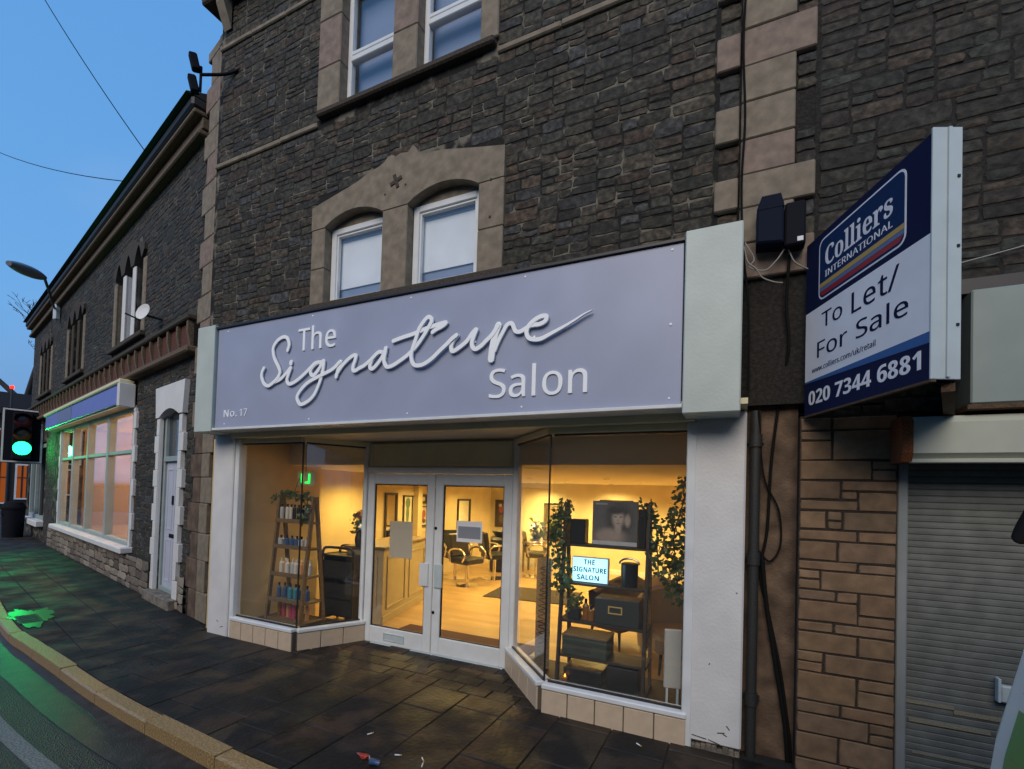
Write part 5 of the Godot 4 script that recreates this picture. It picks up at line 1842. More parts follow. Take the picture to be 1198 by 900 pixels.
# ---------------------------------------------------------------- parked van (only its far front corner shows)
func van() -> void:
	var t := thing("parked_van", "white van with a green front panel parked by the kerb before the roller shutter", "van", Vector3(-0.035, -0.10, 0.0))
	var prof := [[0.66, 0.32], [0.60, 0.40], [0.60, 0.72], [0.625, 1.0], [0.66, 1.28], [0.72, 1.56], [0.95, 1.95], [1.25, 2.32], [1.5, 2.46], [4.9, 2.50], [5.05, 2.4], [5.1, 0.6], [5.0, 0.34]]
	var zs := [[2.00, 0.94], [2.02, 0.975], [2.07, 1.0], [3.83, 1.0], [3.88, 0.975], [3.9, 0.94]]
	var ce := Vector2(2.8, 1.4)
	var g := G.new()
	var ring := []
	for s in zs:
		var r := []
		for p in prof:
			var d := Vector2(p[0], p[1]) - ce
			# rounded side edges: pull the outline in by a few centimetres
			var k: float = (1.0 - s[1]) * 0.9
			r.append(Vector3(ce.x + d.x - signf(d.x) * k, ce.y + d.y - signf(d.y) * k * 0.6, s[0]))
		ring.append(r)
	for i in ring.size() - 1:
		for k in prof.size():
			var k2 := (k + 1) % prof.size()
			var o: Vector3 = (ring[i][k] + ring[i][k2]) * 0.5 - Vector3(ce.x, ce.y, 0)
			o.z = (zs[i][0] + zs[i + 1][0]) * 0.5 - 2.95
			o = Vector3(o.x, o.y, o.z * 0.3)
			g.quad(ring[i][k], ring[i][k2], ring[i + 1][k2], ring[i + 1][k], o)
	for e in [0, ring.size() - 1]:
		var c := Vector3(ce.x, ce.y, zs[e][0])
		for k in prof.size():
			g.tri(c, ring[e][k], ring[e][(k + 1) % prof.size()], Vector3(0, 0, -1 if e == 0 else 1))
	put("body", g, M["van white"], t)
	# panels that follow the front profile
	var panel := func(called: String, y0: float, y1: float, z0: float, z1: float, m: Material) -> void:
		var pg := G.new()
		var pts := []
		for k in range(1, 9):
			var a := Vector2(prof[k][0], prof[k][1])
			var b := Vector2(prof[k + 1][0], prof[k + 1][1])
			var lo := maxf(a.y, y0)
			var hi := minf(b.y, y1)
			if hi > lo:
				var p := a.lerp(b, (lo - a.y) / (b.y - a.y))
				var q := a.lerp(b, (hi - a.y) / (b.y - a.y))
				var nn := Vector2(-(b - a).y, (b - a).x).normalized() * 0.005
				pg.quad(Vector3(p.x + nn.x, p.y + nn.y, z0), Vector3(q.x + nn.x, q.y + nn.y, z0), Vector3(q.x + nn.x, q.y + nn.y, z1), Vector3(p.x + nn.x, p.y + nn.y, z1), Vector3(-1, 0.3, 0))
		put(called, pg, m, t)
	panel.call("green_panel", 0.66, 1.40, 2.135, 3.80, M["van green"])
	panel.call("windscreen", 1.44, 2.30, 2.135, 3.80, M["van glass"])
	panel.call("bumper", 0.38, 0.62, 2.07, 3.83, M["black plastic"])
	for z in [2.25, 3.65]:
		bx("headlight", Vector3(0.585, 0.74, z - 0.12), Vector3(0.62, 0.92, z + 0.12), M["aluminium"], t, 0.02)
		for x in [1.35, 4.2]:
			var w := G.new()
			w.xf = Transform3D(Basis(Vector3.RIGHT, PI / 2), Vector3(x, 0.34, 2.06 if z < 3.0 else 3.84))
			w.lathe([Vector2(0.0, -0.10), Vector2(0.30, -0.10), Vector2(0.34, -0.06), Vector2(0.34, 0.06), Vector2(0.30, 0.10), Vector2(0.0, 0.10)], 24, Vector3.ZERO)
			put("wheel", w, M["black plastic"], t)
	# hanging mirror on its arm
	g = G.new()
	g.tube(smooth([Vector3(0.735, 1.81, 1.985), Vector3(0.75, 1.84, 1.985), Vector3(0.785, 1.92, 1.99), Vector3(0.82, 2.02, 2.0)], 4), [0.008, 0.015, 0.019, 0.021, 0.023, 0.025, 0.026, 0.027, 0.028, 0.028, 0.026, 0.022, 0.012], 12)
	put("mirror", g, M["cable"], t)
	g = G.new()
	g.tube([Vector3(0.757, 1.862, 1.985), Vector3(0.84, 1.87, 2.02), Vector3(0.95, 1.86, 2.06)], 0.009, 8)
	put("mirror_arm", g, M["aluminium"], t)

# ---------------------------------------------------------------- inside: shared pieces
func bottle_meshes() -> Array:
	var out := []
	for p in [[[0.0, 0.0], [0.028, 0.0], [0.030, 0.01], [0.030, 0.12], [0.012, 0.145], [0.012, 0.15], [0.0, 0.15]], [[0.0, 0.0], [0.024, 0.0], [0.026, 0.16], [0.02, 0.172], [0.0, 0.172]], [[0.0, 0.0], [0.036, 0.0], [0.038, 0.09], [0.03, 0.10], [0.0, 0.10]]]:
		var g := G.new()
		var v := []
		for q in p:
			v.append(Vector2(q[0], q[1]))
		g.lathe(v, 12, Vector3.ZERO)
		var h: float = p[-1][1]
		var c := G.new()
		c.lathe([Vector2(0.013, h), Vector2(0.013, h + 0.035), Vector2(0.0, h + 0.036)], 10, Vector3.ZERO)
		out.append([g.mesh(), c.mesh(), h])
	return out

func leaf_mass(path: Array, n: int, spread: float, size: float, seed_: int) -> G:
	var g := G.new()
	var r := RandomNumberGenerator.new()
	r.seed = seed_
	for i in n:
		var u := r.randf() * (path.size() - 1)
		var k := mini(int(u), path.size() - 2)
		var p: Vector3 = path[k].lerp(path[k + 1], u - k)
		p += Vector3(r.randf_range(-1, 1), r.randf_range(-1, 1), r.randf_range(-1, 1)) * spread
		var d := Vector3(r.randf_range(-1, 1), r.randf_range(-1.2, 0.4), r.randf_range(-1, 1)).normalized()
		var sd := d.cross(Vector3(r.randf_range(-1, 1), r.randf_range(-1, 1), r.randf_range(-1, 1))).normalized()
		var l := size * r.randf_range(0.7, 1.3)
		var a := p
		var b := p + d * l * 0.45 + sd * l * 0.38
		var c := p + d * l
		var e := p + d * l * 0.45 - sd * l * 0.38
		var nn := d.cross(sd)
		g.tri(a, b, c, nn)
		g.tri(a, c, e, nn + sd * 0.3)
	return g

func garland(label: String, path: Array, n: int, spread: float, size: float, seed_: int) -> void:
	var t := thing("leaf_garland", label, "garland")
	var g := G.new()
	g.tube(smooth(path, 4), 0.006, 5)
	put("stem", g, M["dark wood"], t)
	put("leaves", leaf_mass(smooth(path, 4), n, spread, size, seed_), M["ivy"], t).set_meta("kind", "stuff")

func downlight(x: float, z: float, energy: float) -> void:
	var t := thing("ceiling_downlight", "small round warm downlight set in the salon ceiling", "light", Vector3(x, 2.12, z), 0.0, "salon ceiling downlights")
	var g := G.new()
	g.lathe([Vector2(0.035, -0.002), Vector2(0.05, -0.012), Vector2(0.058, -0.004), Vector2(0.058, 0.0)], 16, Vector3.ZERO)
	put("trim", g, M["chrome"], t)
	g = G.new()
	g.lathe([Vector2(0.0, -0.006), Vector2(0.04, -0.006), Vector2(0.04, -0.001)], 14, Vector3.ZERO)
	put("lens", g, M["lamp warm"], t)
	var l := SpotLight3D.new()
	l.name = "downlight_beam"
	l.light_color = Color(1.0, 0.86, 0.50)
	l.light_energy = energy
	l.light_size = 0.04
	l.spot_range = 14.0
	l.spot_attenuation = 2.0
	l.spot_angle = 78.0
	l.spot_angle_attenuation = 0.8
	l.shadow_enabled = true
	l.position = Vector3(0, -0.02, 0)
	l.rotation.x = -PI / 2
	t.add_child(l)

# ---------------------------------------------------------------- left display window
func interior_left() -> void:
	var s := thing("product_stand", "pine A frame product stand with five shelves in the left display window", "shelf", Vector3(-4.98, 0.15, -0.50))
	for sx in [-0.29, 0.29]:
		var g := G.new()
		g.bar(Vector3(sx, 0.0, 0.16), Vector3(sx, 1.55, 0.02), 0.045, 0.03, Vector3.RIGHT)
		put("front_leg", g, M["pine"], s)
		g = G.new()
		g.bar(Vector3(sx, 0.0, -0.20), Vector3(sx, 1.55, -0.02), 0.045, 0.03, Vector3.RIGHT)
		put("rear_leg", g, M["pine"], s)
	var ys := [0.03, 0.27, 0.58, 0.92, 1.24]
	for k in 5:
		var d: float = lerpf(0.17, 0.08, ys[k] / 1.3)
		bx("shelf", Vector3(-0.31, ys[k] - 0.022, -d), Vector3(0.31, ys[k], d), M["pine"], s, 0.003)
		bx("shelf_lip", Vector3(-0.30, ys[k], d - 0.012), Vector3(0.30, ys[k] + 0.03, d), M["pine"], s)
	var g2 := G.new()
	g2.tube([Vector3(-0.1, 1.55, 0), Vector3(0.0, 1.78, 0), Vector3(0.1, 1.55, 0)], 0.006, 6)
	put("hanging_cord", g2, M["pine"], s)
	var bm := bottle_meshes()
	var rows := [["bottle with white cap on the bottom shelf of the pine product stand", ["bottle pink", "bottle peach", "bottle amber", "bottle pink"], 1], ["bottle with black cap on the second shelf of the pine product stand", ["bottle blue", "bottle teal", "bottle teal", "bottle blue"], 0], ["bottle with white cap on the middle shelf of the pine product stand", ["bottle amber", "bottle white", "bottle peach", "bottle silver"], 0], ["tub with black lid on the fourth shelf of the pine product stand", ["bottle black", "bottle silver", "bottle blue"], 2], ["slim bottle with black cap on the top shelf of the pine product stand", ["bottle black", "bottle silver", "bottle white"], 1]]
	for k in 5:
		var row: Array = rows[k]
		var x := -0.25
		while x < 0.26:
			var mm: Array = bm[row[2]]
			var zo := -0.50 + rng.randf_range(-0.02, 0.03)
			var names: Array = row[1]
			var tint: String = names[rng.randi() % names.size()]
			var b := thing("product_bottle", tint.trim_prefix("bottle ") + " " + row[0], "bottle", Vector3(-4.98 + x, 0.151 + ys[k], zo), 0.0, "products on shelf %d of the pine stand" % (k + 1))
			put("body", mm[0], M[tint], b)
			put("cap", mm[1], M["bottle white"] if k in [0, 2] else M["bottle black"], b)
			x += 0.068 if row[2] != 2 else 0.088
	garland("leafy green garland draped over the top of the pine product stand", [Vector3(-5.35, 1.68, -0.48), Vector3(-5.15, 1.74, -0.46), Vector3(-4.95, 1.70, -0.46), Vector3(-4.78, 1.72, -0.45), Vector3(-4.74, 1.55, -0.42), Vector3(-4.76, 1.40, -0.40)], 170, 0.05, 0.055, 4)
	# green lit sign
	var e := thing("green_sign", "small green lit sign hanging inside the left display window", "sign", Vector3(-4.93, 1.93, -0.55), 0.5)
	bx("sign_back", Vector3(-0.10, -0.09, -0.02), Vector3(0.12, 0.09, -0.008), M["wall gold"], e)
	var g := G.new()
	g.box(Vector3(-0.055, -0.06, -0.008), Vector3(-0.035, 0.06, 0.0))
	g.box(Vector3(0.035, -0.06, -0.008), Vector3(0.055, 0.06, 0.0))
	g.box(Vector3(-0.005, -0.06, -0.008), Vector3(0.034, -0.042, 0.0))
	put("lit_strokes", g, M["green sign"], e)
	g = G.new()
	g.tube([Vector3(0.0, 0.09, -0.014), Vector3(0.0, 0.47, -0.014)], 0.004, 5)
	put("hanger", g, M["cable"], e)
	# black trolley
	var t := thing("black_trolley", "black metal trolley with rounded top rail and clear trays behind the left window", "trolley", Vector3(-4.88, -0.03, -1.25))
	g = G.new()
	for x in [-0.28, 0.28]:
		for z in [-0.16, 0.16]:
			g.tube([Vector3(x, 0.0, z), Vector3(x, 0.95, z)], 0.016, 8)
	for z in [-0.16, 0.16]:
		g.tube(smooth([Vector3(-0.28, 0.9, z), Vector3(-0.26, 1.0, z), Vector3(-0.18, 1.04, z), Vector3(0.2, 1.04, z), Vector3(0.27, 1.0, z), Vector3(0.28, 0.9, z)], 4), 0.018, 8)
	put("frame", g, M["black leather"], t)
	bx("back_panel", Vector3(-0.265, 0.05, -0.15), Vector3(0.265, 0.95, -0.14), M["black leather"], t)
	for sx in [-0.268, 0.262]:
		bx("side_panel", Vector3(sx, 0.05, -0.14), Vector3(sx + 0.006, 0.95, 0.145), M["black leather"], t)
	for y in [0.12, 0.32, 0.62, 0.92]:
		bx("tray", Vector3(-0.27, y, -0.15), Vector3(0.27, y + 0.02, 0.15), M["black leather"], t)
		if y < 0.9:
			bx("tray_front", Vector3(-0.27, y + 0.02, 0.145), Vector3(0.27, y + 0.24, 0.155), M["box charcoal"], t)
	var v := thing("flower_vase", "dark vase of red and brown flowers on the reception desk end", "vase", Vector3(-4.66, 1.03, -1.25))
	g = G.new()
	g.lathe([Vector2(0.0, 0.0), Vector2(0.045, 0.0), Vector2(0.06, 0.10), Vector2(0.04, 0.2), Vector2(0.055, 0.26), Vector2(0.045, 0.26), Vector2(0.0, 0.22)], 16, Vector3.ZERO)
	put("vase", g, M["black leather"], v)
	put("stems", leaf_mass([Vector3(0, 0.26, 0), Vector3(0, 0.34, 0), Vector3(0.02, 0.42, 0)], 60, 0.08, 0.07, 9), M["ivy"], v).set_meta("kind", "stuff")
	put("petals", leaf_mass([Vector3(-0.08, 0.40, 0.03), Vector3(0.0, 0.46, 0), Vector3(0.09, 0.42, 0)], 60, 0.06, 0.05, 10), M["flower"], v).set_meta("kind", "stuff")

# ---------------------------------------------------------------- the room seen through the doors
func salon_chair(label: String, at: Vector3, turn: float) -> void:
	var c := thing("salon_chair", label, "chair", at, turn)
	var g := G.new()
	g.box(Vector3(-0.25, 0.44, -0.24), Vector3(0.25, 0.56, 0.24), 0.035)
	put("seat", g, M["black leather"], c)
	g = G.new()
	g.xf = Transform3D(Basis(Vector3.RIGHT, -0.16), Vector3(0, 0.56, -0.22))
	g.box(Vector3(-0.25, 0.0, -0.06), Vector3(0.25, 0.46, 0.04), 0.035)
	put("backrest", g, M["black leather"], c)
	for sx in [-0.29, 0.29]:
		g = G.new()
		g.tube(smooth([Vector3(sx, 0.48, -0.18), Vector3(sx, 0.66, -0.22), Vector3(sx, 0.74, -0.08), Vector3(sx, 0.73, 0.12), Vector3(sx, 0.64, 0.22), Vector3(sx, 0.50, 0.16)], 5), 0.022, 8)
		put("armrest", g, M["chrome"], c)
	g = G.new()
	g.tube([Vector3(0, 0.03, 0), Vector3(0, 0.44, 0)], 0.035, 12)
	put("pedestal", g, M["chrome"], c)
	g = G.new()
	g.lathe([Vector2(0.0, 0.0), Vector2(0.27, 0.0), Vector2(0.27, 0.012), Vector2(0.06, 0.04), Vector2(0.0, 0.04)], 24, Vector3.ZERO)
	put("base", g, M["chrome"], c)

func picture(label: String, at: Vector3, turn: float, w: float, h: float, art: Array) -> void:
	var p := thing("wall_picture", label, "picture", at, turn)
	var g := G.new()
	frame(g, -w * 0.5, w * 0.5, -h * 0.5, h * 0.5, 0.025, 0.0, 0.03, 0.004)
	put("frame", g, M["picture dark"], p)
	bx("print", Vector3(-w * 0.5 + 0.02, -h * 0.5 + 0.02, 0.002), Vector3(w * 0.5 - 0.02, h * 0.5 - 0.02, 0.008), M[art[0]], p)
	var k := 0
	for q in art[1]:
		g = G.new()
		g.xf = Transform3D(Basis.from_scale(Vector3(q[2], q[3], 1)), Vector3(q[0] * w, q[1] * h, 0.0085 + 0.0006 * k))
		g.prism(PackedVector2Array([Vector2(1, 0), Vector2(0.7, 0.7), Vector2(0, 1), Vector2(-0.7, 0.7), Vector2(-1, 0), Vector2(-0.7, -0.7), Vector2(0, -1), Vector2(0.7, -0.7)]), 0.0, 0.0004)
		put("motif", g, M[q[4]], p)
		k += 1

func interior_middle() -> void:
	for q in [[-5.3, -2.3], [-3.6, -2.6], [-5.2, -4.0], [-3.5, -4.4], [-2.0, -4.2], [-5.1, -5.8], [-3.4, -6.2], [-1.8, -6.0], [-0.8, -6.4], [-4.4, -7.0], [-2.6, -7.0]]:
		downlight(q[0], q[1], 4.0)
	# reception desk, running away from the door
	var d := thing("reception_desk", "cream panelled reception desk behind the left door", "desk", Vector3(-4.37, -0.03, -1.42), deg_to_rad(106.0))
	# local x runs into the room along the front, local z points to the customer side
	bx("carcass", Vector3(0.0, 0.0, -0.55), Vector3(1.75, 1.02, 0.0), M["desk paint"], d, 0.006)
	bx("counter_top", Vector3(-0.03, 1.02, -0.58), Vector3(1.78, 1.06, 0.03), M["pine"], d, 0.008)
	bx("plinth", Vector3(0.005, 0.0, 0.001), Vector3(1.745, 0.11, 0.015), M["desk paint"], d, 0.004)
	for q in [[0.12, 0.80], [0.95, 1.63]]:
		var g := G.new()
		frame(g, q[0], q[1], 0.18, 0.92, 0.035, 0.0, 0.016, 0.005)
		put("panel_moulding", g, M["desk paint"], d)
	var ge := G.new()
	frame(ge, -0.47, -0.08, 0.18, 0.92, 0.035, 0.0, 0.016, 0.005)
	var eo := put("end_moulding", ge, M["desk paint"], d)
	eo.rotation.y = -PI / 2
	eo.position = Vector3(0, 0, 0)
	eo.scale = Vector3(1, 1, 1)
	# mat and rug
	var m := thing("door_mat", "wide brown entrance mat just inside the salon doors", "mat")
	bx("pile", Vector3(-4.03, -0.029, -1.62), Vector3(-2.12, -0.012, -0.86), M["door mat"], m, 0.004)
	var r := thing("floor_rug", "dark brown rug on the wooden floor beyond the doors", "rug", Vector3(-3.35, -0.029, -4.4), 0.12)
	bx("pile", Vector3(-0.8, 0.0, -0.55), Vector3(0.8, 0.012, 0.55), M["rug"], r, 0.004)
	salon_chair("black salon chair with chrome arms turned sideways in the middle of the floor", Vector3(-4.85, -0.03, -4.5), 1.3)
	salon_chair("black salon chair with chrome arms beside the reception desk end", Vector3(-5.35, -0.03, -3.55), -0.9)
	salon_chair("black salon chair with chrome arms next to the dark wash unit", Vector3(-4.75, -0.03, -5.5), 2.4)
	salon_chair("black salon chair with chrome arms by the left wall mirror", Vector3(-5.5, -0.03, -5.1), 0.9)
	salon_chair("black salon chair with chrome arms close to the side table", Vector3(-4.1, -0.03, -6.3), 2.0)
	# wash unit
	var w := thing("wash_unit", "tall dark wash unit with pale hose against the back of the room", "wash unit", Vector3(-5.05, -0.03, -6.6), 0.5)
	var g := G.new()
	g.box(Vector3(-0.35, 0.0, -0.3), Vector3(0.35, 0.82, 0.3), 0.06)
	put("body", g, M["black leather"], w)
	g = G.new()
	g.lathe([Vector2(0.0, 0.80), Vector2(0.20, 0.83), Vector2(0.30, 0.95), Vector2(0.32, 0.95), Vector2(0.22, 0.80), Vector2(0.0, 0.78)], 20, Vector3(0, 0, 0.02))
	put("basin", g, M["black leather"], w)
	g = G.new()
	g.tube(smooth([Vector3(0.1, 0.9, 0.26), Vector3(0.16, 0.7, 0.34), Vector3(0.10, 0.4, 0.33), Vector3(0.02, 0.2, 0.32)], 5), 0.02, 8)
	put("hose", g, M["heater"], w)
	# console with plant
	var ct := thing("side_table", "small pale side table with a plant by the back wall", "table", Vector3(-4.35, -0.03, -6.9))
	bx("top", Vector3(-0.3, 0.68, -0.2), Vector3(0.3, 0.72, 0.2), M["pine"], ct, 0.006)
	for sx in [-0.26, 0.26]:
		for sz in [-0.16, 0.16]:
			bx("leg", Vector3(sx - 0.02, 0.0, sz - 0.02), Vector3(sx + 0.02, 0.68, sz + 0.02), M["pine"], ct)
	var pl := thing("house_plant", "bushy green house plant on the side table", "plant", Vector3(-4.35, 0.692, -6.9))
	g = G.new()
	g.lathe([Vector2(0.0, 0.0), Vector2(0.07, 0.0), Vector2(0.09, 0.15), Vector2(0.08, 0.15), Vector2(0.0, 0.13)], 14, Vector3.ZERO)
	put("pot", g, M["plant pot"], pl)
	put("leaves", leaf_mass([Vector3(0, 0.15, 0), Vector3(0, 0.42, 0)], 120, 0.15, 0.11, 21), M["ivy"], pl).set_meta("kind", "stuff")
	# wall lamp, mirrors and pictures
	var wl := thing("wall_lamp", "bright round wall lamp beside the mirror on the back wall", "lamp", Vector3(-4.68, 1.0, -7.57))
	bx("wall_plate", Vector3(-0.04, -0.08, -0.03), Vector3(0.04, 0.08, 0.0), M["chrome"], wl)
	g = G.new()
	g.lathe([Vector2(0.0, -0.09), Vector2(0.065, -0.06), Vector2(0.09, 0.0), Vector2(0.065, 0.06), Vector2(0.0, 0.09)], 16, Vector3(0, 0, 0.09))
	put("globe", g, M["warm wall lamp"], wl)
	var ol := OmniLight3D.new()
	ol.name = "globe_light"
	ol.light_color = Color(1.0, 0.84, 0.52)
	ol.light_energy = 0.45
	ol.light_size = 0.09
	ol.omni_range = 10.0
	ol.omni_attenuation = 2.0
	ol.shadow_enabled = true
	ol.position = Vector3(0, 0, 0.20)
	wl.add_child(ol)
	for q in [["dark framed mirror on the back wall beside the bright lamp", Vector3(-4.20, 1.15, -7.595), 0.0, 0.5, 0.95], ["tall dark framed mirror on the left salon wall above the reception desk", Vector3(-5.995, 1.30, -3.5), PI / 2, 0.36, 0.95], ["narrow framed mirror on the left salon wall near the back", Vector3(-5.995, 1.32, -6.2), PI / 2, 0.6, 0.7], ["wide framed mirror on the back wall behind the display shelf", Vector3(-2.6, 1.25, -7.595), 0.0, 0.8, 1.0]]:
		var mi := thing("wall_mirror", q[0], "mirror", q[1], q[2])
		g = G.new()
		frame(g, -q[3] * 0.5, q[3] * 0.5, -q[4] * 0.5, q[4] * 0.5, 0.045, 0.0, 0.035, 0.006)
		put("frame", g, M["dark wood"], mi)
		bx("glass", Vector3(-q[3] * 0.5 + 0.04, -q[4] * 0.5 + 0.04, 0.004), Vector3(q[3] * 0.5 - 0.04, q[4] * 0.5 - 0.04, 0.012), M["mirror"], mi)
	picture("small square dark picture on the left salon wall", Vector3(-5.995, 1.66, -4.55), PI / 2, 0.24, 0.20, ["picture dark", [[0.0, 0.0, 0.05, 0.05, "thin paper"]]])
	picture("red and cream picture under the small square one", Vector3(-5.995, 1.30, -4.55), PI / 2, 0.28, 0.42, ["thin paper", [[0.05, 0.1, 0.07, 0.09, "picture red"], [-0.1, -0.15, 0.06, 0.08, "picture red"], [0.1, -0.25, 0.05, 0.05, "picture dark"]]])
	picture("tall green leaf picture on the left salon wall", Vector3(-5.995, 1.42, -4.02), PI / 2, 0.30, 0.62, ["thin paper", [[0.0, 0.25, 0.08, 0.11, "picture green"], [-0.02, -0.1, 0.05, 0.2, "picture green"]]])
	picture("dark portrait picture on the back wall seen through the right door", Vector3(-5.66, 1.30, -7.595), 0.0, 0.36, 0.72, ["picture dark", [[0.0, 0.15, 0.08, 0.10, "picture red"], [0.05, -0.2, 0.10, 0.12, "brown velvet"], [-0.1, 0.3, 0.05, 0.05, "thin paper"]]])

# ---------------------------------------------------------------- right display window
func poster_print() -> ImageTexture:
	# soft grey print of a head and shoulders, no one in particular
	var w := 160
	var h := 160
	var im := Image.create(w, h, false, Image.FORMAT_RGB8)
	var f := FastNoiseLite.new()
	f.seed = 12
	f.frequency = 0.03
	var blob := func(x: float, y: float, cx: float, cy: float, rx: float, ry: float) -> float:
		return smoothstep(1.35, 0.45, sqrt(pow((x - cx) / rx, 2) + pow((y - cy) / ry, 2)))
	for y in h:
		for x in w:
			var u := float(x) / w
			var v := float(y) / h
			var c := Color(0.10, 0.095, 0.09)
			c = c.lerp(Color(0.045, 0.04, 0.038), blob.call(u, v, 0.60, 0.42, 0.30, 0.40))
			c = c.lerp(Color(0.30, 0.235, 0.19), blob.call(u, v, 0.40, 0.80, 0.36, 0.20))
			c = c.lerp(Color(0.33, 0.26, 0.21), blob.call(u, v, 0.57, 0.62, 0.08, 0.14))
			c = c.lerp(Color(0.40, 0.32, 0.26), blob.call(u, v, 0.57, 0.38, 0.14, 0.22))
			c = c.lerp(Color(0.36, 0.29, 0.24), blob.call(u, v, 0.78, 0.42, 0.07, 0.15))
			c = c.lerp(Color(0.07, 0.055, 0.05), blob.call(u, v, 0.51, 0.34, 0.035, 0.016) * 0.9)
			c = c.lerp(Color(0.07, 0.055, 0.05), blob.call(u, v, 0.63, 0.34, 0.035, 0.016) * 0.9)
			c = c.lerp(Color(0.16, 0.08, 0.075), blob.call(u, v, 0.57, 0.49, 0.045, 0.016) * 0.8)
			c = c.lerp(Color(0.22, 0.17, 0.14), blob.call(u, v, 0.565, 0.42, 0.018, 0.03) * 0.5)
			c = c.lerp(Color(0.045, 0.04, 0.038), blob.call(u, v, 0.52, 0.20, 0.22, 0.09))
			if v > 0.90:
				c = Color(0.42, 0.42, 0.42)
			if v > 0.03 and v < 0.07 and u > 0.05 and u < 0.32:
				c = c.lerp(Color(0.4, 0.4, 0.4), 0.5)
			c = c * (1.0 + 0.12 * f.get_noise_2d(x, y))
			im.set_pixel(x, y, c.linear_to_srgb())
	return ImageTexture.create_from_image(im)

func tub_chair(label: String, at: Vector3, turn: float, m: Material) -> void:
	var c := thing("tub_chair", label, "chair", at, turn)
	var g := G.new()
	var n := 18
	for k in n:
		var a := lerpf(-0.25, PI + 0.25, float(k) / n)
		var b := lerpf(-0.25, PI + 0.25, float(k + 1) / n)
		var ha := 0.60 + 0.20 * sin(clampf(a, 0, PI)) ** 1.5
		var hb := 0.60 + 0.20 * sin(clampf(b, 0, PI)) ** 1.5
		var A := Vector3(cos(a), 0, -sin(a))
		var B := Vector3(cos(b), 0, -sin(b))
		var up_a := Vector3(0, ha, 0)
		var up_b := Vector3(0, hb, 0)
		var lo := Vector3(0, 0.22, 0)
		g.tri_n(A * 0.36 + lo, B * 0.36 + lo, B * 0.40 + up_b, A, B, B)
		g.tri_n(A * 0.36 + lo, B * 0.40 + up_b, A * 0.40 + up_a, A, B, A)
		g.tri_n(A * 0.27 + lo, B * 0.27 + lo, B * 0.30 + up_b, -A, -B, -B)
		g.tri_n(A * 0.27 + lo, B * 0.30 + up_b, A * 0.30 + up_a, -A, -B, -A)
		var ra := up_a + Vector3(0, 0.03, 0)
		var rb := up_b + Vector3(0, 0.03, 0)
		g.quad(A * 0.40 + up_a, B * 0.40 + up_b, B * 0.35 + rb, A * 0.35 + ra, A + Vector3.UP)
		g.quad(A * 0.30 + up_a, B * 0.30 + up_b, B * 0.35 + rb, A * 0.35 + ra, Vector3.UP - A)
	put("shell", g, m, c)
	g = G.new()
	g.box(Vector3(-0.29, 0.22, -0.26), Vector3(0.29, 0.42, 0.32), 0.05)
	put("seat", g, m, c)
	for sx in [-0.2, 0.2]:
		for sz in [-0.2, 0.22]:
			g = G.new()
			g.tube([Vector3(sx * 1.15, 0.0, sz * 1.15), Vector3(sx, 0.23, sz)], [0.012, 0.02], 8)
			put("leg", g, M["dark wood"], c)

func box_thing(called: String, label: String, category: String, p: Vector3, q: Vector3, m: Material, turn := 0.0) -> Node3D:
	var ce := Vector3((p.x + q.x) * 0.5, p.y, (p.z + q.z) * 0.5)
	var t := thing(called, label, category, ce, turn)
	var h := (q - p) * 0.5
	bx("body", Vector3(-h.x, 0, -h.z), Vector3(h.x, h.y * 2, h.z), m, t, 0.006)
	return t

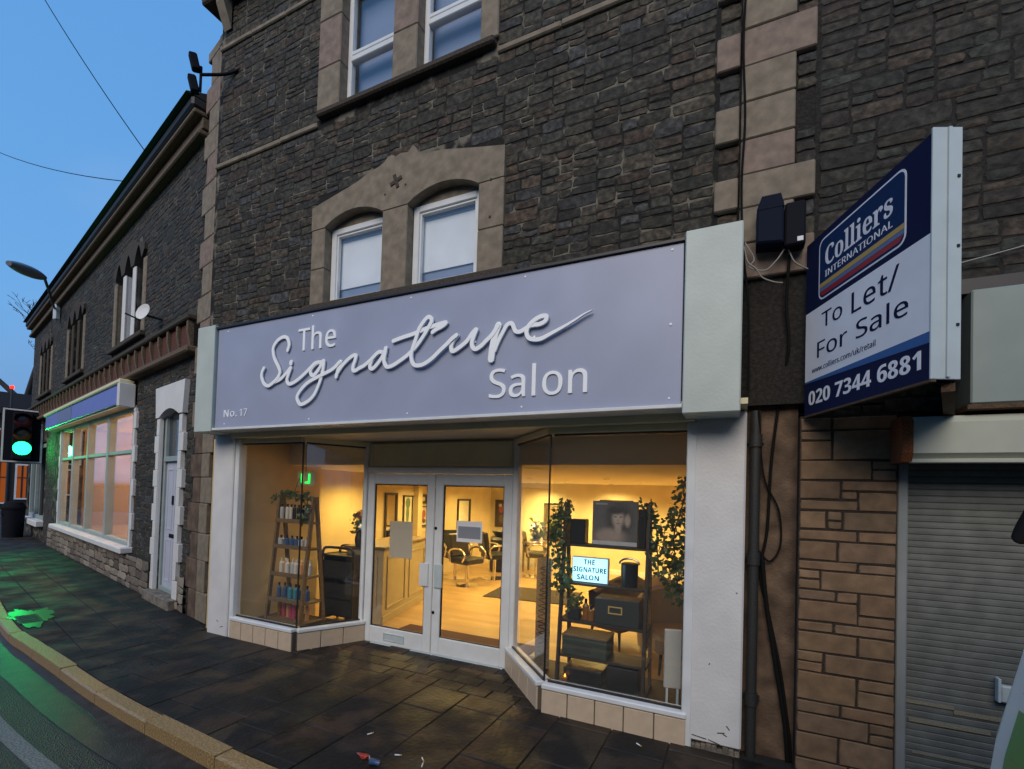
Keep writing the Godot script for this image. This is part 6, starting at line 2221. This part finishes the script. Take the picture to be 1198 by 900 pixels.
func interior_right() -> void:
	var s := thing("display_shelf", "dark wooden ladder shelf with five shelves in the right display window", "shelf", Vector3(-1.04, 0.15, -0.42))
	for sx in [-0.37, 0.37]:
		var g := G.new()
		g.bar(Vector3(sx, 0.0, 0.17), Vector3(sx, 1.60, 0.02), 0.045, 0.025, Vector3.RIGHT)
		put("front_leg", g, M["dark wood"], s)
		g = G.new()
		g.bar(Vector3(sx, 0.0, -0.19), Vector3(sx, 1.60, -0.02), 0.045, 0.025, Vector3.RIGHT)
		put("rear_leg", g, M["pine"], s)
	var ys := [0.03, 0.26, 0.56, 0.89, 1.23]
	for k in 5:
		var d: float = lerpf(0.16, 0.075, ys[k] / 1.3)
		bx("shelf", Vector3(-0.39, ys[k] - 0.022, -d), Vector3(0.39, ys[k], d), M["dark wood"], s, 0.003)
	# portrait poster on the top shelf
	var p := thing("portrait_poster", "grey portrait poster standing on the top shelf of the right window display", "poster", Vector3(-0.965, 1.381, -0.40))
	bx("board", Vector3(-0.20, 0.0, -0.02), Vector3(0.20, 0.39, 0.0), M["box charcoal"], p)
	var pm := StandardMaterial3D.new()
	pm.resource_name = "poster print"
	pm.albedo_texture = poster_print()
	pm.roughness = 0.45
	var q := QuadMesh.new()
	q.size = Vector2(0.392, 0.382)
	var po := put("print", q, pm, p)
	po.position = Vector3(0, 0.195, 0.0015)
	box_thing("speaker_box", "black box speaker on the top shelf left of the portrait poster", "speaker", Vector3(-1.36, 1.381, -0.48), Vector3(-1.22, 1.60, -0.36), M["black leather"])
	box_thing("storage_box", "upright black box file beside the portrait poster", "box", Vector3(-0.755, 1.381, -0.48), Vector3(-0.69, 1.71, -0.36), M["black leather"])
	# letter lightbox
	var lb := thing("letter_lightbox", "lit lightbox with black letters spelling the salon name on the shelf", "lightbox", Vector3(-1.17, 1.041, -0.37))
	bx("case", Vector3(-0.165, 0.0, -0.05), Vector3(0.165, 0.225, -0.006), M["heater"], lb, 0.004)
	bx("lit_face", Vector3(-0.158, 0.007, -0.006), Vector3(0.158, 0.218, 0.0), M["lightbox"], lb)
	letters("letter_row", "THE", lb, M["black plastic"], -0.055, 0.160, 0.10, 0.045, 0.0005, 0.0015, false, true)
	letters("letter_row", "SIGNATURE", lb, M["black plastic"], -0.150, 0.092, 0.30, 0.045, 0.0005, 0.0015, false, true)
	letters("letter_row", "SALON", lb, M["black plastic"], -0.115, 0.024, 0.20, 0.045, 0.0005, 0.0015, false, true)
	var al := OmniLight3D.new()
	al.name = "lightbox_glow"
	al.light_color = Color(0.72, 0.93, 1.0)
	al.light_energy = 0.03
	al.light_size = 0.1
	al.omni_range = 5.0
	al.omni_attenuation = 2.0
	al.shadow_enabled = true
	al.position = Vector3(0, 0.11, 0.12)
	lb.add_child(al)
	# black dryer pot with chrome hoop
	var dr := thing("dryer_stand", "black drum with a chrome hoop beside the lit lightbox", "dryer", Vector3(-0.83, 1.041, -0.42))
	var g := G.new()
	g.lathe([Vector2(0.0, 0.0), Vector2(0.07, 0.0), Vector2(0.075, 0.19), Vector2(0.065, 0.20), Vector2(0.0, 0.20)], 18, Vector3.ZERO)
	put("drum", g, M["black leather"], dr)
	g = G.new()
	var hp := []
	for k in 17:
		var a := PI * k / 16.0
		hp.append(Vector3(cos(a) * 0.085, 0.19 + sin(a) * 0.05, 0.02))
	g.tube(hp, 0.008, 8)
	put("hoop", g, M["chrome"], dr)
	# third shelf: plant, oil bottle, box with a label frame
	var pt := thing("potted_plant", "small leafy plant in a black square pot on the display shelf", "plant", Vector3(-1.30, 0.711, -0.38))
	bx("pot", Vector3(-0.05, 0.0, -0.05), Vector3(0.05, 0.10, 0.05), M["plant pot"], pt, 0.006)
	put("leaves", leaf_mass([Vector3(0, 0.11, 0), Vector3(0, 0.20, 0)], 60, 0.055, 0.05, 31), M["ivy"], pt).set_meta("kind", "stuff")
	var bm := bottle_meshes()
	for k in 2:
		var ob := thing("small_bottle", "small amber bottle beside the square potted plant", "bottle", Vector3(-1.20 + 0.05 * k, 0.711, -0.38), 0.0, "amber bottles beside the potted plant")
		put("body", bm[2 * k][0], M["bottle amber"], ob)
		put("cap", bm[2 * k][1], M["bottle black"], ob)
	var b1 := box_thing("storage_box", "large black storage box with a brass label frame on the middle shelf", "box", Vector3(-1.10, 0.711, -0.52), Vector3(-0.72, 0.935, -0.30), M["box charcoal"])
	g = G.new()
	frame(g, -0.07, 0.05, 0.10, 0.165, 0.01, 0.111, 0.116, 0.0)
	put("label_frame", g, M["gold print"], b1)
	var b2 := box_thing("storage_box", "dark green storage box with a pine lid on the second shelf", "box", Vector3(-1.38, 0.411, -0.54), Vector3(-0.98, 0.57, -0.28), M["green box"])
	bx("lid", Vector3(-0.205, 0.16, -0.135), Vector3(0.205, 0.18, 0.135), M["pine"], b2, 0.004)
	bx("label_plate", Vector3(-0.08, 0.04, 0.131), Vector3(0.06, 0.10, 0.134), M["box charcoal"], b2)
	box_thing("storage_box", "long low black box on the floor of the right display window", "box", Vector3(-1.36, 0.181, -0.56), Vector3(-1.02, 0.30, -0.28), M["black leather"])
	box_thing("storage_box", "square black box on the bottom shelf of the right display", "box", Vector3(-0.98, 0.181, -0.56), Vector3(-0.72, 0.37, -0.28), M["black leather"])
	var fl := thing("tea_light", "small glowing tea light at the foot of the display shelf", "candle", Vector3(-1.33, 0.181, -0.24))
	g = G.new()
	g.lathe([Vector2(0.0, 0.0), Vector2(0.022, 0.0), Vector2(0.024, 0.045), Vector2(0.0, 0.045)], 12, Vector3.ZERO)
	put("cup", g, M["bottle amber"], fl)
	g = G.new()
	g.lathe([Vector2(0.0, 0.046), Vector2(0.010, 0.055), Vector2(0.0, 0.08)], 8, Vector3.ZERO)
	put("flame", g, M["fairy light"], fl)
	# garlands
	garland("dense ivy garland hung on the left leg of the ladder shelf", [Vector3(-1.42, 1.76, -0.40), Vector3(-1.47, 1.6, -0.38), Vector3(-1.50, 1.42, -0.36), Vector3(-1.45, 1.25, -0.34), Vector3(-1.40, 1.08, -0.32), Vector3(-1.38, 0.98, -0.30)], 420, 0.075, 0.05, 41)
	garland("long ivy garland hanging by the right return of the window", [Vector3(-0.36, 2.00, -0.55), Vector3(-0.42, 1.75, -0.52), Vector3(-0.48, 1.5, -0.50), Vector3(-0.46, 1.25, -0.50), Vector3(-0.44, 1.0, -0.50)], 560, 0.085, 0.052, 42)
	garland("thin trailing garland on the right leg of the ladder shelf", [Vector3(-0.72, 1.76, -0.42), Vector3(-0.62, 1.6, -0.40), Vector3(-0.60, 1.4, -0.38), Vector3(-0.58, 1.15, -0.36)], 260, 0.06, 0.045, 43)
	var lampg := thing("fairy_light", "tiny glowing bulb among the ivy by the right return", "light", Vector3(-0.50, 1.30, -0.43))
	g = G.new()
	g.lathe([Vector2(0.0, -0.012), Vector2(0.012, 0.0), Vector2(0.0, 0.012)], 10, Vector3.ZERO)
	put("bulb", g, M["fairy light"], lampg)
	g = G.new()
	g.tube([Vector3(0, 0.01, 0), Vector3(0.03, 0.10, -0.05)], 0.003, 5)
	put("wire", g, M["cable"], lampg)
	# panel heater, script plank
	var h := thing("panel_heater", "slim white panel heater at the right end of the display window", "heater", Vector3(-0.44, 0.15, -0.24), 0.25)
	bx("panel", Vector3(-0.065, 0.16, -0.02), Vector3(0.065, 0.62, 0.02), M["heater"], h, 0.006)
	for x in [-0.04, 0.04]:
		bx("leg", Vector3(x - 0.008, 0.0, -0.015), Vector3(x + 0.008, 0.16, 0.015), M["aluminium"], h)
	var pk := thing("script_plank", "tall pale plank with dark script leaning behind the splayed right pane", "sign", Vector3(-1.66, 0.15, -0.52), 0.35)
	bx("plank", Vector3(-0.07, 0.0, -0.02), Vector3(0.07, 1.05, 0.0), M["tan plank"], pk, 0.003)
	g = G.new()
	var wave := []
	var yy := 0.24
	for k in 30:
		var amp: float = 0.022 + 0.018 * absf(sin(k * 1.7))
		wave.append_array([-0.005 + amp * (1 if k % 2 else -1), yy])
		yy += 0.023 if k % 5 else 0.035
	stroke(g, wave, func(t: float) -> float: return 0.009, 0.0, 0.002)
	put("script", g, M["black plastic"], pk)
	tub_chair("cream tub chair with rounded back behind the display shelf", Vector3(-0.62, -0.03, -1.75), 0.5, M["cream velvet"])
	tub_chair("brown tub chair beside the cream one behind the display shelf", Vector3(-1.35, -0.03, -2.3), -0.4, M["brown velvet"])
	tub_chair("cream tub chair facing away further into the salon", Vector3(-0.75, -0.03, -3.1), 2.6, M["cream velvet"])

# ---------------------------------------------------------------- litter
func litter() -> void:
	var r := thing("wrapper", "crumpled red and white wrapper on the pavement", "litter", Vector3(-2.23, 0.0, 1.25))
	var g := G.new()
	var r2 := RandomNumberGenerator.new()
	r2.seed = 2
	var pts := []
	for k in 14:
		pts.append(Vector3(r2.randf_range(-0.06, 0.06), r2.randf_range(0.004, 0.045), r2.randf_range(-0.045, 0.045)))
	for k in 18:
		g.col = Color(0.45, 0.03, 0.03) if k % 4 else Color(0.6, 0.55, 0.52)
		g.tri(pts[k % 14], pts[(k * 5 + 3) % 14], pts[(k * 3 + 7) % 14], Vector3.UP)
	var m: StandardMaterial3D = mat("wrapper foil", Color.WHITE, 0.4)
	m.vertex_color_use_as_albedo = true
	put("foil", g, m, r)
	var c := thing("crushed_cup", "small blue and silver crushed cup beside the red wrapper", "litter", Vector3(-2.12, 0.022, 1.27), 0.5)
	c.scale = Vector3.ONE * 0.7
	g = G.new()
	g.xf = Transform3D(Basis(Vector3.BACK, 1.35), Vector3.ZERO)
	g.lathe([Vector2(0.0, -0.05), Vector2(0.028, -0.05), Vector2(0.024, -0.01), Vector2(0.032, 0.05), Vector2(0.028, 0.05), Vector2(0.0, 0.03)], 12, Vector3.ZERO)
	put("cup", g, M["bottle blue"], c)
	for q in [[-2.06, 1.11, 0.4], [-1.88, 1.07, -0.7], [-1.84, 1.13, 2.0], [-2.42, 0.98, 1.1], [-0.62, 0.17, -0.6]]:
		var b := thing("cigarette_end", "discarded cigarette end lying on the paving flags", "litter", Vector3(q[0], 0.008, q[1]), q[2], "cigarette ends on the pavement")
		g = G.new()
		g.tube([Vector3(-0.018, 0, 0), Vector3(0.016, 0, 0)], 0.0045, 8)
		put("paper", g, M["paper"], b)
		g = G.new()
		g.tube([Vector3(0.0161, 0, 0), Vector3(0.03, 0, 0)], 0.0047, 8)
		put("filter", g, M["gold print"], b)
